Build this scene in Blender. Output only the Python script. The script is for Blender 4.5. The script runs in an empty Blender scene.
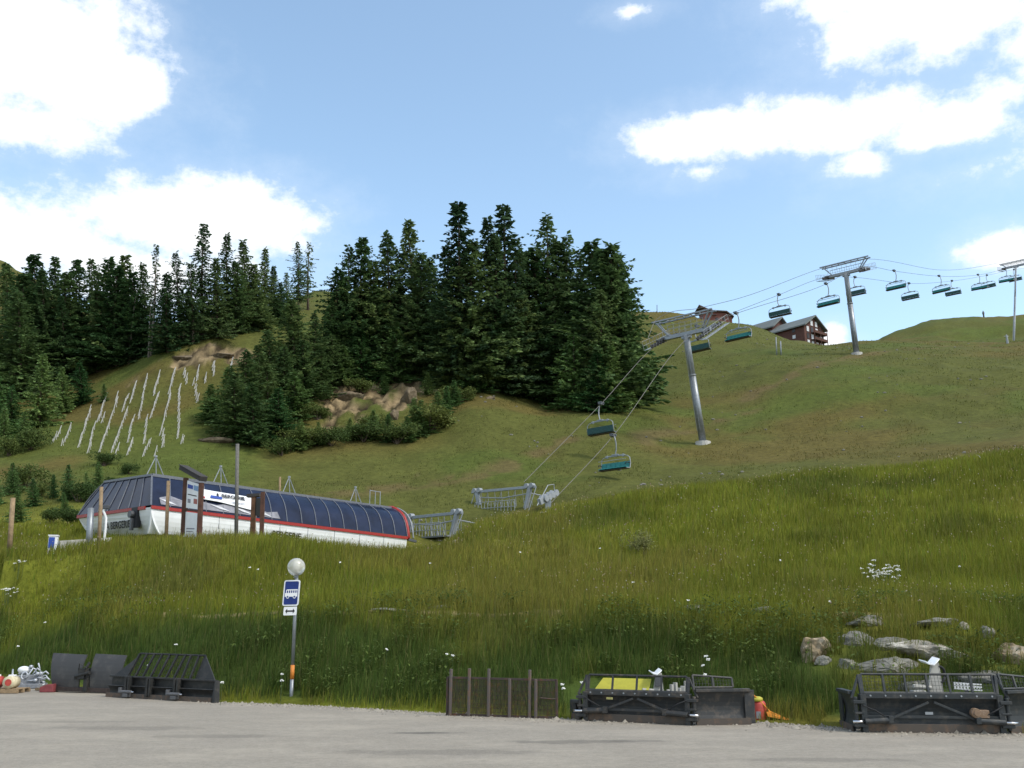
import bpy, math, random
import numpy as np
from math import radians as R, sin, cos, pi

# ------------------------------------------------------------------ camera, sky, sun, exposure
scene = bpy.context.scene
COL = scene.collection
W_, H_, FPX = 1024, 768, 950.0
CAMH = 2.3
PITCH = math.atan((622 - 384) / FPX)
CP, SP = cos(PITCH), sin(PITCH)
cam_d = bpy.data.cameras.new('camera'); cam = bpy.data.objects.new('camera', cam_d); COL.objects.link(cam)
cam_d.sensor_width = 36.0; cam_d.lens = FPX / W_ * 36.0
cam_d.clip_start = 0.1; cam_d.clip_end = 9000
cam.location = (0, 0, CAMH); cam.rotation_euler = (pi / 2 + PITCH, 0, 0)
scene.camera = cam
scene.view_settings.view_transform = 'Standard'; scene.view_settings.look = 'None'
scene.view_settings.exposure = 1.1; scene.view_settings.gamma = 1.0
scene.view_settings.use_curve_mapping = False

SUN_AZ, SUN_EL = R(118), R(50)          # clockwise from +Y
SKY_STRENGTH = 0.15
SUN_STRENGTH = 1.15
sd = bpy.data.lights.new('sun', 'SUN'); so = bpy.data.objects.new('sun', sd); COL.objects.link(so)
sd.energy = SUN_STRENGTH; sd.angle = R(10); sd.color = (1.0, 0.95, 0.86)
so.rotation_euler = (pi / 2 - SUN_EL, 0, pi - SUN_AZ)
so.location = (60, -30, 90)


def ray(px, py):
    a = (px - 512) / FPX; b = (384 - py) / FPX
    return np.array([a, CP - b * SP, SP + b * CP])


def at(px, py, Y):
    d = ray(px, py); k = Y / d[1]
    return np.array([d[0] * k, Y, CAMH + d[2] * k])


def proj(p):
    x, y, z = p[0], p[1], p[2] - CAMH
    dep = y * CP + z * SP; up = -y * SP + z * CP
    return 512 + FPX * x / dep, 384 - FPX * up / dep


def build_world():
    w = bpy.data.worlds.new('World'); scene.world = w; w.use_nodes = True
    nt = w.node_tree; N = nt.nodes; L = nt.links; N.clear()
    out = N.new('ShaderNodeOutputWorld')
    sky = N.new('ShaderNodeTexSky'); sky.sky_type = 'NISHITA'; sky.sun_disc = False
    sky.sun_elevation = SUN_EL; sky.sun_rotation = SUN_AZ
    sky.altitude = 300; sky.air_density = 1.0; sky.dust_density = 1.8; sky.ozone_density = 0.7
    bg = N.new('ShaderNodeBackground'); bg.inputs[1].default_value = SKY_STRENGTH
    tint = N.new('ShaderNodeMix'); tint.data_type = 'RGBA'; tint.blend_type = 'MULTIPLY'; tint.inputs['Factor'].default_value = 1.0
    tint.inputs[7].default_value = (1.0, 1.02, 0.92, 1); L.new(sky.outputs[0], tint.inputs[6]); L.new(tint.outputs[2], bg.inputs[0])
    tc = N.new('ShaderNodeTexCoord')
    sep = N.new('ShaderNodeSeparateXYZ'); L.new(tc.outputs['Generated'], sep.inputs[0])

    def M(op, a, b=None, c=None, clamp=False):
        n = N.new('ShaderNodeMath'); n.operation = op; n.use_clamp = clamp
        for i, v in enumerate((a, b, c)):
            if v is None: continue
            if isinstance(v, (int, float)): n.inputs[i].default_value = v
            else: L.new(v, n.inputs[i])
        return n.outputs[0]
    az = M('ARCTAN2', sep.outputs[0], sep.outputs[1])
    el = M('ARCSINE', sep.outputs[2])
    vec = N.new('ShaderNodeCombineXYZ'); L.new(az, vec.inputs[0]); L.new(el, vec.inputs[1])
    mp = N.new('ShaderNodeMapping'); mp.inputs['Scale'].default_value = (1, 1.35, 1); L.new(vec.outputs[0], mp.inputs[0])

    def noise(scale, detail, rough, off):
        n = N.new('ShaderNodeTexNoise'); n.noise_dimensions = '3D'
        m2 = N.new('ShaderNodeMapping'); m2.inputs['Location'].default_value = off
        L.new(mp.outputs[0], m2.inputs[0]); L.new(m2.outputs[0], n.inputs['Vector'])
        n.inputs['Scale'].default_value = scale; n.inputs['Detail'].default_value = detail; n.inputs['Roughness'].default_value = rough
        return n.outputs['Fac']
    n1 = noise(9, 9, 0.62, (3.1, 1.7, 0)); n2 = noise(24, 10, 0.68, (8.3, 0.4, 2)); n3 = noise(5, 4, 0.5, (1.3, 5.4, 4))

    def ang(px, py):
        d = ray(px, py); d = d / np.linalg.norm(d)
        return math.atan2(d[0], d[1]), math.asin(d[2])
    # cloud bodies: centre px, half width, half height (turned into sky angles), weight
    bodies = [(30, 45, 152, 100, 1.0), (-90, 50, 170, 105, 1.0), (118, 88, 66, 58, 1.0), (30, 125, 120, 28, .6),
              (215, 212, 130, 50, 0.85), (160, 226, 120, 48, .85), (10, 236, 110, 46, 0.95), (100, 262, 190, 46, .8), (200, 180, 60, 20, .5),
              (715, 134, 115, 33, 0.85), (800, 126, 110, 32, 0.9), (860, 122, 110, 36, 0.9), (940, 126, 115, 32, 0.85), (862, 164, 42, 20, 0.75), (695, 172, 40, 10, .3), (975, 172, 50, 9, .15),
              (930, 0, 185, 74, 1.0), (1090, 40, 130, 90, 1.0), (1005, 95, 50, 36, 0.5), (850, -6, 110, 40, .9),
              (1012, 246, 66, 26, 0.8), (632, 11, 26, 9, 0.42), (100, 2, 26, 11, 0.42), (832, 338, 22, 20, 1.0), (800, 350, 60, 14, .8),
              (1180, 230, 110, 40, .8), (-260, 250, 150, 60, .8)]
    best = None
    for (px, py, rx, ry, wt) in bodies:
        a0, e0 = ang(px, py); a1, _ = ang(px + rx, py); _, e1 = ang(px, py - ry)
        dx = M('MULTIPLY', M('SUBTRACT', az, a0), 1 / abs(a1 - a0)); dy = M('MULTIPLY', M('SUBTRACT', el, e0), 1 / abs(e1 - e0))
        r2 = M('ADD', M('MULTIPLY', dx, dx), M('MULTIPLY', dy, dy))
        d = M('MULTIPLY', M('SUBTRACT', 1.0, M('SQRT', r2)), wt)
        best = d if best is None else M('SMOOTH_MAX', best, d, 0.12)
    # clouds elsewhere round the sky, only away from the part the body list describes
    away = M('MULTIPLY', M('SUBTRACT', M('ABSOLUTE', az), 0.75), 3.0, clamp=True)
    other = M('SUBTRACT', M('MULTIPLY', M('SUBTRACT', n3, 0.47), 4.0), M('MULTIPLY', M('SUBTRACT', 1.0, away), 4.0))
    best = M('MAXIMUM', best, other)
    dens = M('ADD', best, M('MULTIPLY', M('SUBTRACT', n1, 0.47), 1.45))
    dens = M('ADD', dens, M('MULTIPLY', M('SUBTRACT', n2, 0.5), 0.95))
    mr = N.new('ShaderNodeMapRange'); mr.interpolation_type = 'SMOOTHSTEP'
    mr.inputs['From Min'].default_value = 0.0; mr.inputs['From Max'].default_value = 0.5
    L.new(dens, mr.inputs['Value'])
    veil = N.new('ShaderNodeMapRange'); veil.interpolation_type = 'SMOOTHSTEP'
    veil.inputs['From Min'].default_value = -0.55; veil.inputs['From Max'].default_value = 0.5; veil.inputs['To Max'].default_value = 0.22
    L.new(dens, veil.inputs['Value'])
    fac = M('MAXIMUM', mr.outputs[0], veil.outputs[0])
    ramp = N.new('ShaderNodeValToRGB')
    ramp.color_ramp.elements[0].position = 0.1; ramp.color_ramp.elements[0].color = (0.80, 0.88, 0.98, 1)
    ramp.color_ramp.elements[1].position = 0.75; ramp.color_ramp.elements[1].color = (1.0, 1.0, 1.0, 1)
    L.new(dens, ramp.inputs[0])
    cl = N.new('ShaderNodeBackground'); cl.inputs[1].default_value = 0.58; L.new(ramp.outputs[0], cl.inputs[0])
    mix = N.new('ShaderNodeMixShader'); L.new(fac, mix.inputs[0]); L.new(bg.outputs[0], mix.inputs[1]); L.new(cl.outputs[0], mix.inputs[2])
    L.new(mix.outputs[0], out.inputs[0])


build_world()

# ------------------------------------------------------------------ helpers
rng = np.random.default_rng(7)
rnd = random.Random(11)


def hash2(ix, iy, seed):
    ix = ix.astype(np.int64); iy = iy.astype(np.int64)
    h = (ix * 374761393 + iy * 668265263 + seed * 2246822519) & 0x7fffffff
    h = ((h ^ (h >> 13)) * 1274126177) & 0x7fffffff
    h = h ^ (h >> 16)
    return (h & 0xffffff) / float(0xffffff)


def vnoise(x, y, seed=0):
    x = np.asarray(x, float); y = np.asarray(y, float)
    ix = np.floor(x); iy = np.floor(y); fx = x - ix; fy = y - iy
    fx = fx * fx * (3 - 2 * fx); fy = fy * fy * (3 - 2 * fy)
    a = hash2(ix, iy, seed); b = hash2(ix + 1, iy, seed); c = hash2(ix, iy + 1, seed); d = hash2(ix + 1, iy + 1, seed)
    return (a * (1 - fx) + b * fx) * (1 - fy) + (c * (1 - fx) + d * fx) * fy


def fbm(x, y, octs=4, seed=0):
    s = 0; amp = 0.5; f = 1.0; tot = 0
    for o in range(octs):
        s = s + amp * vnoise(np.asarray(x) * f + 17.3 * o, np.asarray(y) * f - 9.1 * o, seed + o); tot += amp
        amp *= 0.5; f *= 2.03
    return s / tot


def sstep(a, b, x):
    t = np.clip((np.asarray(x, float) - a) / (b - a), 0, 1); return t * t * (3 - 2 * t)


def pchip(xk, yk, xq):
    xk = np.asarray(xk, float); yk = np.asarray(yk, float); xq = np.clip(np.asarray(xq, float), xk[0], xk[-1])
    h = np.diff(xk); dl = np.diff(yk) / h
    m = np.zeros_like(yk)
    for i in range(1, len(xk) - 1):
        if dl[i - 1] * dl[i] > 0:
            w1 = 2 * h[i] + h[i - 1]; w2 = h[i] + 2 * h[i - 1]
            m[i] = (w1 + w2) / (w1 / dl[i - 1] + w2 / dl[i])
    m[0] = dl[0]; m[-1] = dl[-1]
    i = np.clip(np.searchsorted(xk, xq) - 1, 0, len(xk) - 2)
    t = (xq - xk[i]) / h[i]; t2 = t * t; t3 = t2 * t
    return (2 * t3 - 3 * t2 + 1) * yk[i] + (t3 - 2 * t2 + t) * h[i] * m[i] + (-2 * t3 + 3 * t2) * yk[i + 1] + (t3 - t2) * h[i] * m[i + 1]


def tag(o, label=None, cat=None, group=None, kind=None):
    if label: o['label'] = label
    if cat: o['category'] = cat
    if group: o['group'] = group
    if kind: o['kind'] = kind
    return o


def thing(name, label, cat, loc, rz=0.0, group=None):
    o = bpy.data.objects.new(name, None); COL.objects.link(o)
    o.empty_display_size = 0.3
    o.location = tuple(float(v) for v in loc); o.rotation_euler = (0, 0, rz)
    return tag(o, label, cat, group)


def copy_tree(o, parent=None):
    c = o.copy(); COL.objects.link(c)
    if parent is not None: c.parent = parent
    for ch in list(o.children): copy_tree(ch, c)
    return c


def V(*a): return np.array(a, float)


def unit(v): return np.asarray(v, float) / (np.linalg.norm(v) + 1e-12)


class MB:
    def __init__(s): s.v = []; s.f = []

    def add(s, vs, fs):
        b = len(s.v); s.v += [tuple(map(float, p)) for p in vs]; s.f += [tuple(i + b for i in f) for f in fs]; return s

    def box(s, c, size, rz=0.0, axes=None):
        c = np.asarray(c, float); hx, hy, hz = [k / 2 for k in size]
        if axes is None: axes = (V(cos(rz), sin(rz), 0), V(-sin(rz), cos(rz), 0), V(0, 0, 1))
        ax, ay, az = axes
        vs = [c + sx * hx * ax + sy * hy * ay + sz * hz * az for sz in (-1, 1) for sy in (-1, 1) for sx in (-1, 1)]
        return s.add(vs, [(0, 2, 3, 1), (4, 5, 7, 6), (0, 1, 5, 4), (2, 6, 7, 3), (0, 4, 6, 2), (1, 3, 7, 5)])

    def beam(s, p0, p1, w, h, up=(0, 0, 1)):
        p0 = np.asarray(p0, float); p1 = np.asarray(p1, float); d = p1 - p0; ln = np.linalg.norm(d); d = d / ln
        sd_ = np.cross(d, up)
        if np.linalg.norm(sd_) < 1e-4: sd_ = np.cross(d, (0, 1, 0))
        sd_ = unit(sd_); u2 = np.cross(sd_, d)
        return s.box((p0 + p1) / 2, (ln, w, h), axes=(d, sd_, u2))

    def tube(s, p0, p1, r0, r1=None, n=10, cap=True):
        r1 = r0 if r1 is None else r1
        return s.pipe([p0, p1], [r0, r1], n, cap)

    def pipe(s, pts, r, n=8, cap=True):
        pts = [np.asarray(p, float) for p in pts]
        rs = r if isinstance(r, (list, tuple, np.ndarray)) else [r] * len(pts)
        vs = []; prev = None
        for i, p in enumerate(pts):
            t = unit(pts[min(i + 1, len(pts) - 1)] - pts[max(i - 1, 0)])
            if prev is None:
                a = np.cross(t, (0, 0, 1))
                if np.linalg.norm(a) < 0.05: a = np.cross(t, (0, 1, 0))
            else: a = prev - t * np.dot(prev, t)
            a = unit(a); prev = a; b = np.cross(t, a)
            vs += [p + rs[i] * (cos(2 * pi * k / n) * a + sin(2 * pi * k / n) * b) for k in range(n)]
        fs = []
        for i in range(len(pts) - 1):
            for k in range(n):
                k2 = (k + 1) % n
                fs.append((i * n + k, i * n + k2, (i + 1) * n + k2, (i + 1) * n + k))
        if cap:
            fs.append(tuple(range(n - 1, -1, -1))); fs.append(tuple((len(pts) - 1) * n + k for k in range(n)))
        return s.add(vs, fs)

    def prism(s, poly, ext):
        n = len(poly); e = np.asarray(ext, float); P = [np.asarray(p, float) for p in poly]
        vs = P + [p + e for p in P]
        fs = [tuple(range(n - 1, -1, -1)), tuple(range(n, 2 * n))] + [(k, (k + 1) % n, n + (k + 1) % n, n + k) for k in range(n)]
        return s.add(vs, fs)

    def sheet(s, profile, ext, th):
        """a curved plate: profile of 2-D points given as 3-D, extruded by ext, thickness th"""
        P = [np.asarray(p, float) for p in profile]; e = np.asarray(ext, float); Q = []
        for i, p in enumerate(P):
            t = unit(P[min(i + 1, len(P) - 1)] - P[max(i - 1, 0)]); nrm = unit(np.cross(t, unit(e))); Q.append(p + nrm * th)
        return s.prism(P + Q[::-1], e)

    def quad(s, a, b, c, d): return s.add([a, b, c, d], [(0, 1, 2, 3)])

    def sphere(s, c, r, nu=16, nv=10, sc=(1, 1, 1)):
        c = np.asarray(c, float); vs = [c + V(0, 0, r * sc[2])]; fs = []
        for j in range(1, nv):
            t = pi * j / nv
            for i in range(nu):
                p = 2 * pi * i / nu; vs.append(c + V(r * sc[0] * sin(t) * cos(p), r * sc[1] * sin(t) * sin(p), r * sc[2] * cos(t)))
        vs.append(c - V(0, 0, r * sc[2]))
        for i in range(nu): fs.append((0, 1 + i, 1 + (i + 1) % nu))
        for j in range(nv - 2):
            for i in range(nu):
                a = 1 + j * nu + i; b = 1 + j * nu + (i + 1) % nu; fs.append((a, a + nu, b + nu, b))
        l = len(vs) - 1; o = 1 + (nv - 2) * nu
        for i in range(nu): fs.append((l, o + (i + 1) % nu, o + i))
        return s.add(vs, fs)

    def build(s, name, mat, parent=None, smooth=False, bevel=0.0, loc=None):
        me = bpy.data.meshes.new(name); me.from_pydata(s.v, [], s.f); me.validate(); me.update()
        return link_mesh(name, me, mat, parent, smooth, bevel, loc)


def link_mesh(name, me, mat, parent=None, smooth=False, bevel=0.0, loc=None):
    o = bpy.data.objects.new(name, me); COL.objects.link(o)
    if mat is not None: me.materials.append(mat)
    if smooth: me.polygons.foreach_set('use_smooth', [True] * len(me.polygons))
    if parent is not None: o.parent = parent
    if loc is not None: o.location = tuple(map(float, loc))
    if bevel:
        m = o.modifiers.new('bevel', 'BEVEL'); m.width = bevel; m.segments = 2; m.limit_method = 'ANGLE'
    return o


def np_mesh(name, verts, faces_flat, loop_totals):
    me = bpy.data.meshes.new(name)
    nv = len(verts); nl = len(faces_flat); nf = len(loop_totals)
    me.vertices.add(nv); me.vertices.foreach_set('co', np.ascontiguousarray(verts, dtype=np.float32).ravel())
    me.loops.add(nl); me.loops.foreach_set('vertex_index', np.ascontiguousarray(faces_flat, dtype=np.int32))
    me.polygons.add(nf)
    starts = np.zeros(nf, np.int32); starts[1:] = np.cumsum(loop_totals)[:-1]
    me.polygons.foreach_set('loop_start', starts)
    me.polygons.foreach_set('loop_total', np.asarray(loop_totals, np.int32))
    me.update(calc_edges=True)
    return me


def vcol(me, cols, name='Col'):
    a = me.color_attributes.new(name, 'FLOAT_COLOR', 'POINT')
    c = np.ones((len(cols), 4), np.float32); c[:, :3] = cols
    a.data.foreach_set('color', c.ravel())


MATS = {}


def mat(name, col, rough=0.6, metal=0.0, var=0.15, scale=8.0, spec=0.4, col2=None, bump=0.0, bscale=40.0, objrand=0.0, coat=0.0):
    """painted / bare surface: base colour with procedural mottling and optional second colour (dirt, rust)"""
    if name in MATS: return MATS[name]
    m = bpy.data.materials.new(name); m.use_nodes = True; nt = m.node_tree; N = nt.nodes; L = nt.links
    b = N['Principled BSDF']; b.inputs['Roughness'].default_value = rough; b.inputs['Metallic'].default_value = metal
    b.inputs['Specular IOR Level'].default_value = spec
    if coat: b.inputs['Coat Weight'].default_value = coat
    tc = N.new('ShaderNodeTexCoord')
    n = N.new('ShaderNodeTexNoise'); n.inputs['Scale'].default_value = scale; n.inputs['Detail'].default_value = 6; n.inputs['Roughness'].default_value = 0.65
    L.new(tc.outputs['Object'], n.inputs['Vector'])
    rp = N.new('ShaderNodeValToRGB'); e = rp.color_ramp.elements
    c = np.array(col[:3]); c2 = np.array(col2[:3]) if col2 is not None else np.clip(c * (1 + var), 0, 1)
    c1 = c if col2 is not None else c * (1 - var)
    e[0].position = 0.36 if col2 is None else 0.5; e[1].position = 0.64 if col2 is None else 0.68
    e[0].color = (*c1, 1); e[1].color = (*c2, 1)
    L.new(n.outputs['Fac'], rp.inputs[0]); src = rp.outputs[0]
    if objrand:
        oi = N.new('ShaderNodeObjectInfo'); hs = N.new('ShaderNodeHueSaturation')
        mr = N.new('ShaderNodeMapRange'); mr.inputs['To Min'].default_value = 1 - objrand; mr.inputs['To Max'].default_value = 1 + objrand
        L.new(oi.outputs['Random'], mr.inputs['Value']); L.new(mr.outputs[0], hs.inputs['Value']); L.new(src, hs.inputs['Color']); src = hs.outputs[0]
    L.new(src, b.inputs['Base Color'])
    if bump:
        n2 = N.new('ShaderNodeTexNoise'); n2.inputs['Scale'].default_value = bscale; n2.inputs['Detail'].default_value = 4
        L.new(tc.outputs['Object'], n2.inputs['Vector'])
        bp = N.new('ShaderNodeBump'); bp.inputs['Strength'].default_value = bump; bp.inputs['Distance'].default_value = 0.02
        L.new(n2.outputs['Fac'], bp.inputs['Height']); L.new(bp.outputs[0], b.inputs['Normal'])
    MATS[name] = m
    return m


def mat_vcol(name, rough=0.8, trans=0.0, objrand=0.0, nscale=0.0, namp=0.0, bump=0.0, bscale=3.0, spec=0.2, huerand=0.0):
    m = bpy.data.materials.new(name); m.use_nodes = True; nt = m.node_tree; N = nt.nodes; L = nt.links
    b = N['Principled BSDF']; b.inputs['Roughness'].default_value = rough; b.inputs['Specular IOR Level'].default_value = spec
    at_ = N.new('ShaderNodeAttribute'); at_.attribute_name = 'Col'; src = at_.outputs['Color']
    tc = N.new('ShaderNodeTexCoord')
    if namp:
        n = N.new('ShaderNodeTexNoise'); n.inputs['Scale'].default_value = nscale; n.inputs['Detail'].default_value = 8; n.inputs['Roughness'].default_value = 0.7
        L.new(tc.outputs['Object'], n.inputs['Vector'])
        mr = N.new('ShaderNodeMapRange'); mr.inputs['From Min'].default_value = 0.3; mr.inputs['From Max'].default_value = 0.7
        mr.inputs['To Min'].default_value = 1 - namp; mr.inputs['To Max'].default_value = 1 + namp
        L.new(n.outputs['Fac'], mr.inputs['Value'])
        hs = N.new('ShaderNodeHueSaturation'); L.new(mr.outputs[0], hs.inputs['Value']); L.new(src, hs.inputs['Color']); src = hs.outputs[0]
    if objrand:
        oi = N.new('ShaderNodeObjectInfo'); hs = N.new('ShaderNodeHueSaturation')
        mr = N.new('ShaderNodeMapRange'); mr.inputs['To Min'].default_value = 1 - objrand; mr.inputs['To Max'].default_value = 1 + objrand
        L.new(oi.outputs['Random'], mr.inputs['Value']); L.new(mr.outputs[0], hs.inputs['Value']); L.new(src, hs.inputs['Color'])
        if huerand:
            mh = N.new('ShaderNodeMath'); mh.operation = 'MULTIPLY_ADD'; mh.inputs[1].default_value = -huerand; mh.inputs[2].default_value = 0.5 + huerand / 2
            L.new(oi.outputs['Random'], mh.inputs[0]); L.new(mh.outputs[0], hs.inputs['Hue'])
        src = hs.outputs[0]
    L.new(src, b.inputs['Base Color'])
    if bump:
        n2 = N.new('ShaderNodeTexNoise'); n2.inputs['Scale'].default_value = bscale; n2.inputs['Detail'].default_value = 8; n2.inputs['Roughness'].default_value = 0.7
        L.new(tc.outputs['Object'], n2.inputs['Vector'])
        bp = N.new('ShaderNodeBump'); bp.inputs['Strength'].default_value = bump; bp.inputs['Distance'].default_value = 0.3
        L.new(n2.outputs['Fac'], bp.inputs['Height']); L.new(bp.outputs[0], b.inputs['Normal'])
    if trans:
        out = N['Material Output']; t = N.new('ShaderNodeBsdfTranslucent'); L.new(src, t.inputs[0])
        mx = N.new('ShaderNodeMixShader'); mx.inputs[0].default_value = trans
        L.new(b.outputs[0], mx.inputs[1]); L.new(t.outputs[0], mx.inputs[2]); L.new(mx.outputs[0], out.inputs[0])
    return m


# ------------------------------------------------------------------ terrain
# feature lines across the view: (px, py, depth); turned into world points, then interpolated in the world
def line(keys, n=900, P0=-420, P1=1450):
    k = np.array(keys, float); px = np.linspace(P0, P1, n)
    py = pchip(k[:, 0], k[:, 1], px); Y = pchip(k[:, 0], k[:, 2], px)
    a = (px - 512) / FPX; b = (384 - py) / FPX
    dy = CP - b * SP; dz = SP + b * CP
    return a / dy, Y, CAMH + dz / dy * Y            # u, Y, z


def edge_keys():
    ks = [(-420, 668), (-200, 675), (0, 683), (60, 687), (110, 691.5), (150, 696), (220, 702), (300, 705), (440, 713), (560, 718.5), (750, 722), (850, 728), (1024, 733), (1250, 742), (1450, 750)]
    o = []
    for px, py in ks:
        d = ray(px, py); o.append((px, py, -CAMH / d[2] * d[1]))
    return o


EK = edge_keys()
E_u, E_Y, _ = line(EK)
lines = []
lines.append((E_u, E_Y * 0.2, E_Y * 0 - 0.06))
lines.append((E_u, E_Y - 0.3, E_Y * 0 - 0.03))
lines.append((E_u, E_Y + 0.5, E_Y * 0 + 0.12))
ek = np.array(EK)


def edgeY(px): return float(np.interp(px, ek[:, 0], ek[:, 2]))


LEDGE = [(-420, 606), (0, 614), (150, 614), (300, 613), (450, 612), (600, 611), (700, 610), (800, 612), (1024, 614), (1450, 622)]
lines.append(line([(px, py, edgeY(px) + 6.5) for px, py in LEDGE]))
lines.append(line([(px, py - 5, edgeY(px) + 8.2) for px, py in LEDGE]))
BROW = [(-420, 586, 46), (-200, 573, 47), (0, 563, 47), (60, 558, 47), (130, 549, 47), (180, 546, 47), (260, 546, 47), (330, 552, 48), (400, 559, 49), (430, 556, 51),
        (455, 544, 54), (480, 528, 57), (540, 519, 59), (560, 513, 60), (640, 497, 62), (760, 484, 64), (900, 470, 64), (1024, 455, 62), (1250, 427, 60), (1450, 412, 60)]
lines.append(line(BROW))
lines.append(line([(-420, 566, 58), (-200, 553, 57), (0, 552, 56), (60, 548, 56), (100, 545, 56), (200, 545, 56), (300, 552, 62), (380, 558, 66), (440, 552, 69), (470, 540, 72), (500, 530, 74), (560, 514, 75),
                   (640, 499, 75), (760, 486, 76), (900, 472, 76), (1024, 456, 74), (1250, 421, 73), (1450, 405, 73)]))
lines.append(line([(-420, 490, 92), (-200, 485, 92), (0, 478, 90), (100, 476, 90), (200, 478, 90), (300, 484, 92), (400, 486, 92), (500, 478, 93), (600, 466, 96), (703, 443, 110), (857, 432, 106), (1024, 415, 104), (1250, 390, 104), (1450, 370, 104)]))
lines.append(line([(-420, 430, 118), (-200, 425, 118), (0, 432, 112), (60, 440, 106), (140, 432, 108), (230, 420, 112), (320, 430, 112), (400, 425, 114), (480, 405, 118), (560, 415, 118), (640, 408, 124), (703, 400, 128), (857, 378, 126), (1024, 375, 124), (1250, 350, 124), (1450, 330, 124)]))
lines.append(line([(-420, 360, 142), (-200, 370, 140), (0, 395, 134), (60, 393, 130), (120, 372, 130), (170, 350, 130), (230, 340, 132), (300, 350, 134), (340, 368, 134), (400, 372, 134), (450, 368, 136), (520, 388, 136), (580, 402, 136), (640, 390, 142), (703, 372, 146), (857, 357, 142), (1024, 354, 144), (1250, 335, 146), (1450, 315, 146)]))
lines.append(line([(-420, 200, 290), (-200, 235, 270), (0, 263, 240), (30, 277, 225), (80, 310, 200), (160, 325, 172), (230, 316, 166), (280, 308, 170), (320, 293, 195), (380, 296, 195), (420, 305, 190), (520, 312, 190), (600, 314, 195), (645, 314, 200), (690, 317, 200), (704, 322, 198), (733, 323, 198), (745, 324, 198), (760, 328, 198), (782, 338, 198), (800, 344, 198), (830, 347.5, 198), (880, 343, 198), (1024, 340, 200), (1250, 328, 200), (1450, 300, 200)]))
lines.append(line([(-420, 230, 340), (-200, 262, 320), (0, 290, 300), (80, 330, 265), (230, 340, 230), (320, 312, 240), (420, 325, 240), (645, 330, 250), (704, 336, 250), (760, 340, 250), (830, 356, 250), (880, 352, 250), (1024, 350, 250), (1450, 320, 260)]))
lines.append(line([(-420, 270, 480), (0, 330, 450), (320, 360, 420), (645, 345, 420), (760, 348, 430), (830, 353, 430), (868, 347, 360), (890, 336, 345), (910, 328, 340), (940, 320, 335), (975, 318, 335), (1000, 317, 332), (1024, 315, 330), (1250, 300, 330), (1450, 280, 330)]))
lines.append(line([(-420, 430, 900), (500, 450, 900), (1450, 430, 900)]))
lines.append(line([(-420, 590, 5000), (1450, 590, 5000)]))

NU, NY = 620, 620
U0, U1 = -0.86, 0.86
GU = np.linspace(U0, U1, NU)
GYv = np.concatenate([np.geomspace(4, 300, NY - 60), np.geomspace(303, 4990, 60)])
LY = np.array([np.interp(GU, l[0], l[1]) for l in lines]); LZ = np.array([np.interp(GU, l[0], l[2]) for l in lines])
GZ = np.zeros((NY, NU))
for j in range(NU):
    GZ[:, j] = pchip(LY[:, j], LZ[:, j], GYv)
GX = GYv[:, None] * GU[None, :]; GYY = np.repeat(GYv[:, None], NU, 1)
eY = np.interp(GU, E_u, E_Y)[None, :]
off = np.clip((GYY - eY - 0.5) / 6, 0, 1)
GZ += off * (fbm(GX / 3.1, GYY / 3.1, 4, 3) - 0.5) * 0.34
off2 = sstep(70, 120, GYY)
GZ += off2 * (fbm(GX / 14, GYY / 14, 4, 9) - 0.5) * 1.6 * np.clip(GYY / 140, 0.5, 2)


def Hh(x, y):
    x = np.asarray(x, float); y = np.asarray(y, float)
    u = np.clip(x / np.maximum(y, 1e-3), U0, U1 - 1e-6); fu = (u - U0) / (U1 - U0) * (NU - 1); iu = np.clip(fu.astype(int), 0, NU - 2); tu = fu - iu
    iy = np.clip(np.searchsorted(GYv, y) - 1, 0, NY - 2); ty = np.clip((y - GYv[iy]) / (GYv[iy + 1] - GYv[iy]), 0, 1)
    return (GZ[iy, iu] * (1 - tu) + GZ[iy, iu + 1] * tu) * (1 - ty) + (GZ[iy + 1, iu] * (1 - tu) + GZ[iy + 1, iu + 1] * tu) * ty


def hit(px, py, ymin=6.0, ymax=460.0):
    Y = np.geomspace(ymin, ymax, 2400); d = ray(px, py)
    X = d[0] / d[1] * Y; Z = CAMH + d[2] / d[1] * Y
    below = Z <= Hh(X, Y)
    k = int(np.argmax(below)) if below.any() else len(Y) - 1
    return np.array([X[k], Y[k], float(Hh(X[k], Y[k]))])


# bare earth patches: (px, py, ymin, radius along x m, radius along y m, weight)
SOIL = []
for (px, py, rx, ry, w) in [(190, 357, 5.0, 3.0, 1.0), (225, 353, 6.0, 2.6, 1.0), (170, 363, 3.0, 2.0, .7), (125, 385, 3.2, 1.6, .6),
                            (345, 398, 4.6, 6, .9), (370, 392, 3.6, 5, .9), (420, 380, 4.6, 6, 1.0), (440, 373, 3.4, 5, .9), (402, 398, 2.2, 6, 1.0), (330, 425, 3.0, 3.2, .7), (360, 418, 2.6, 2.2, .5),
                            (216, 435, 3.0, 2.0, .6), (460, 541, 2.0, 1.6, .8), (70, 540, 3.5, 2.2, .5), (30, 549, 5, 1.4, .6), (100, 541, 3, 1.2, .6), (490, 396, 1.6, 1.5, .6), (418, 470, 0.7, 3.0, .4), (650, 325, 2, 6, .3), (325, 300, 3, 8, .4)]:
    p = hit(px, py, 45 if py > 500 else 70); q_ = 1.2 if 300 < px < 470 and py < 440 else 1.0; SOIL.append((p[0], p[1], rx * q_, ry * q_, w))


def soil_field(x, y):
    s = np.zeros_like(x)
    for (cx, cy, rx, ry, w) in SOIL:
        d = ((x - cx) / rx) ** 2 + ((y - cy) / ry) ** 2
        s = np.maximum(s, w * np.exp(-d * 0.9))
    n = fbm(x / 1.9, y / 2.4, 4, 21)
    return sstep(0.40, 0.62, s * 0.85 + (n - 0.5) * 0.9 * (s > 0.03))


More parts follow.
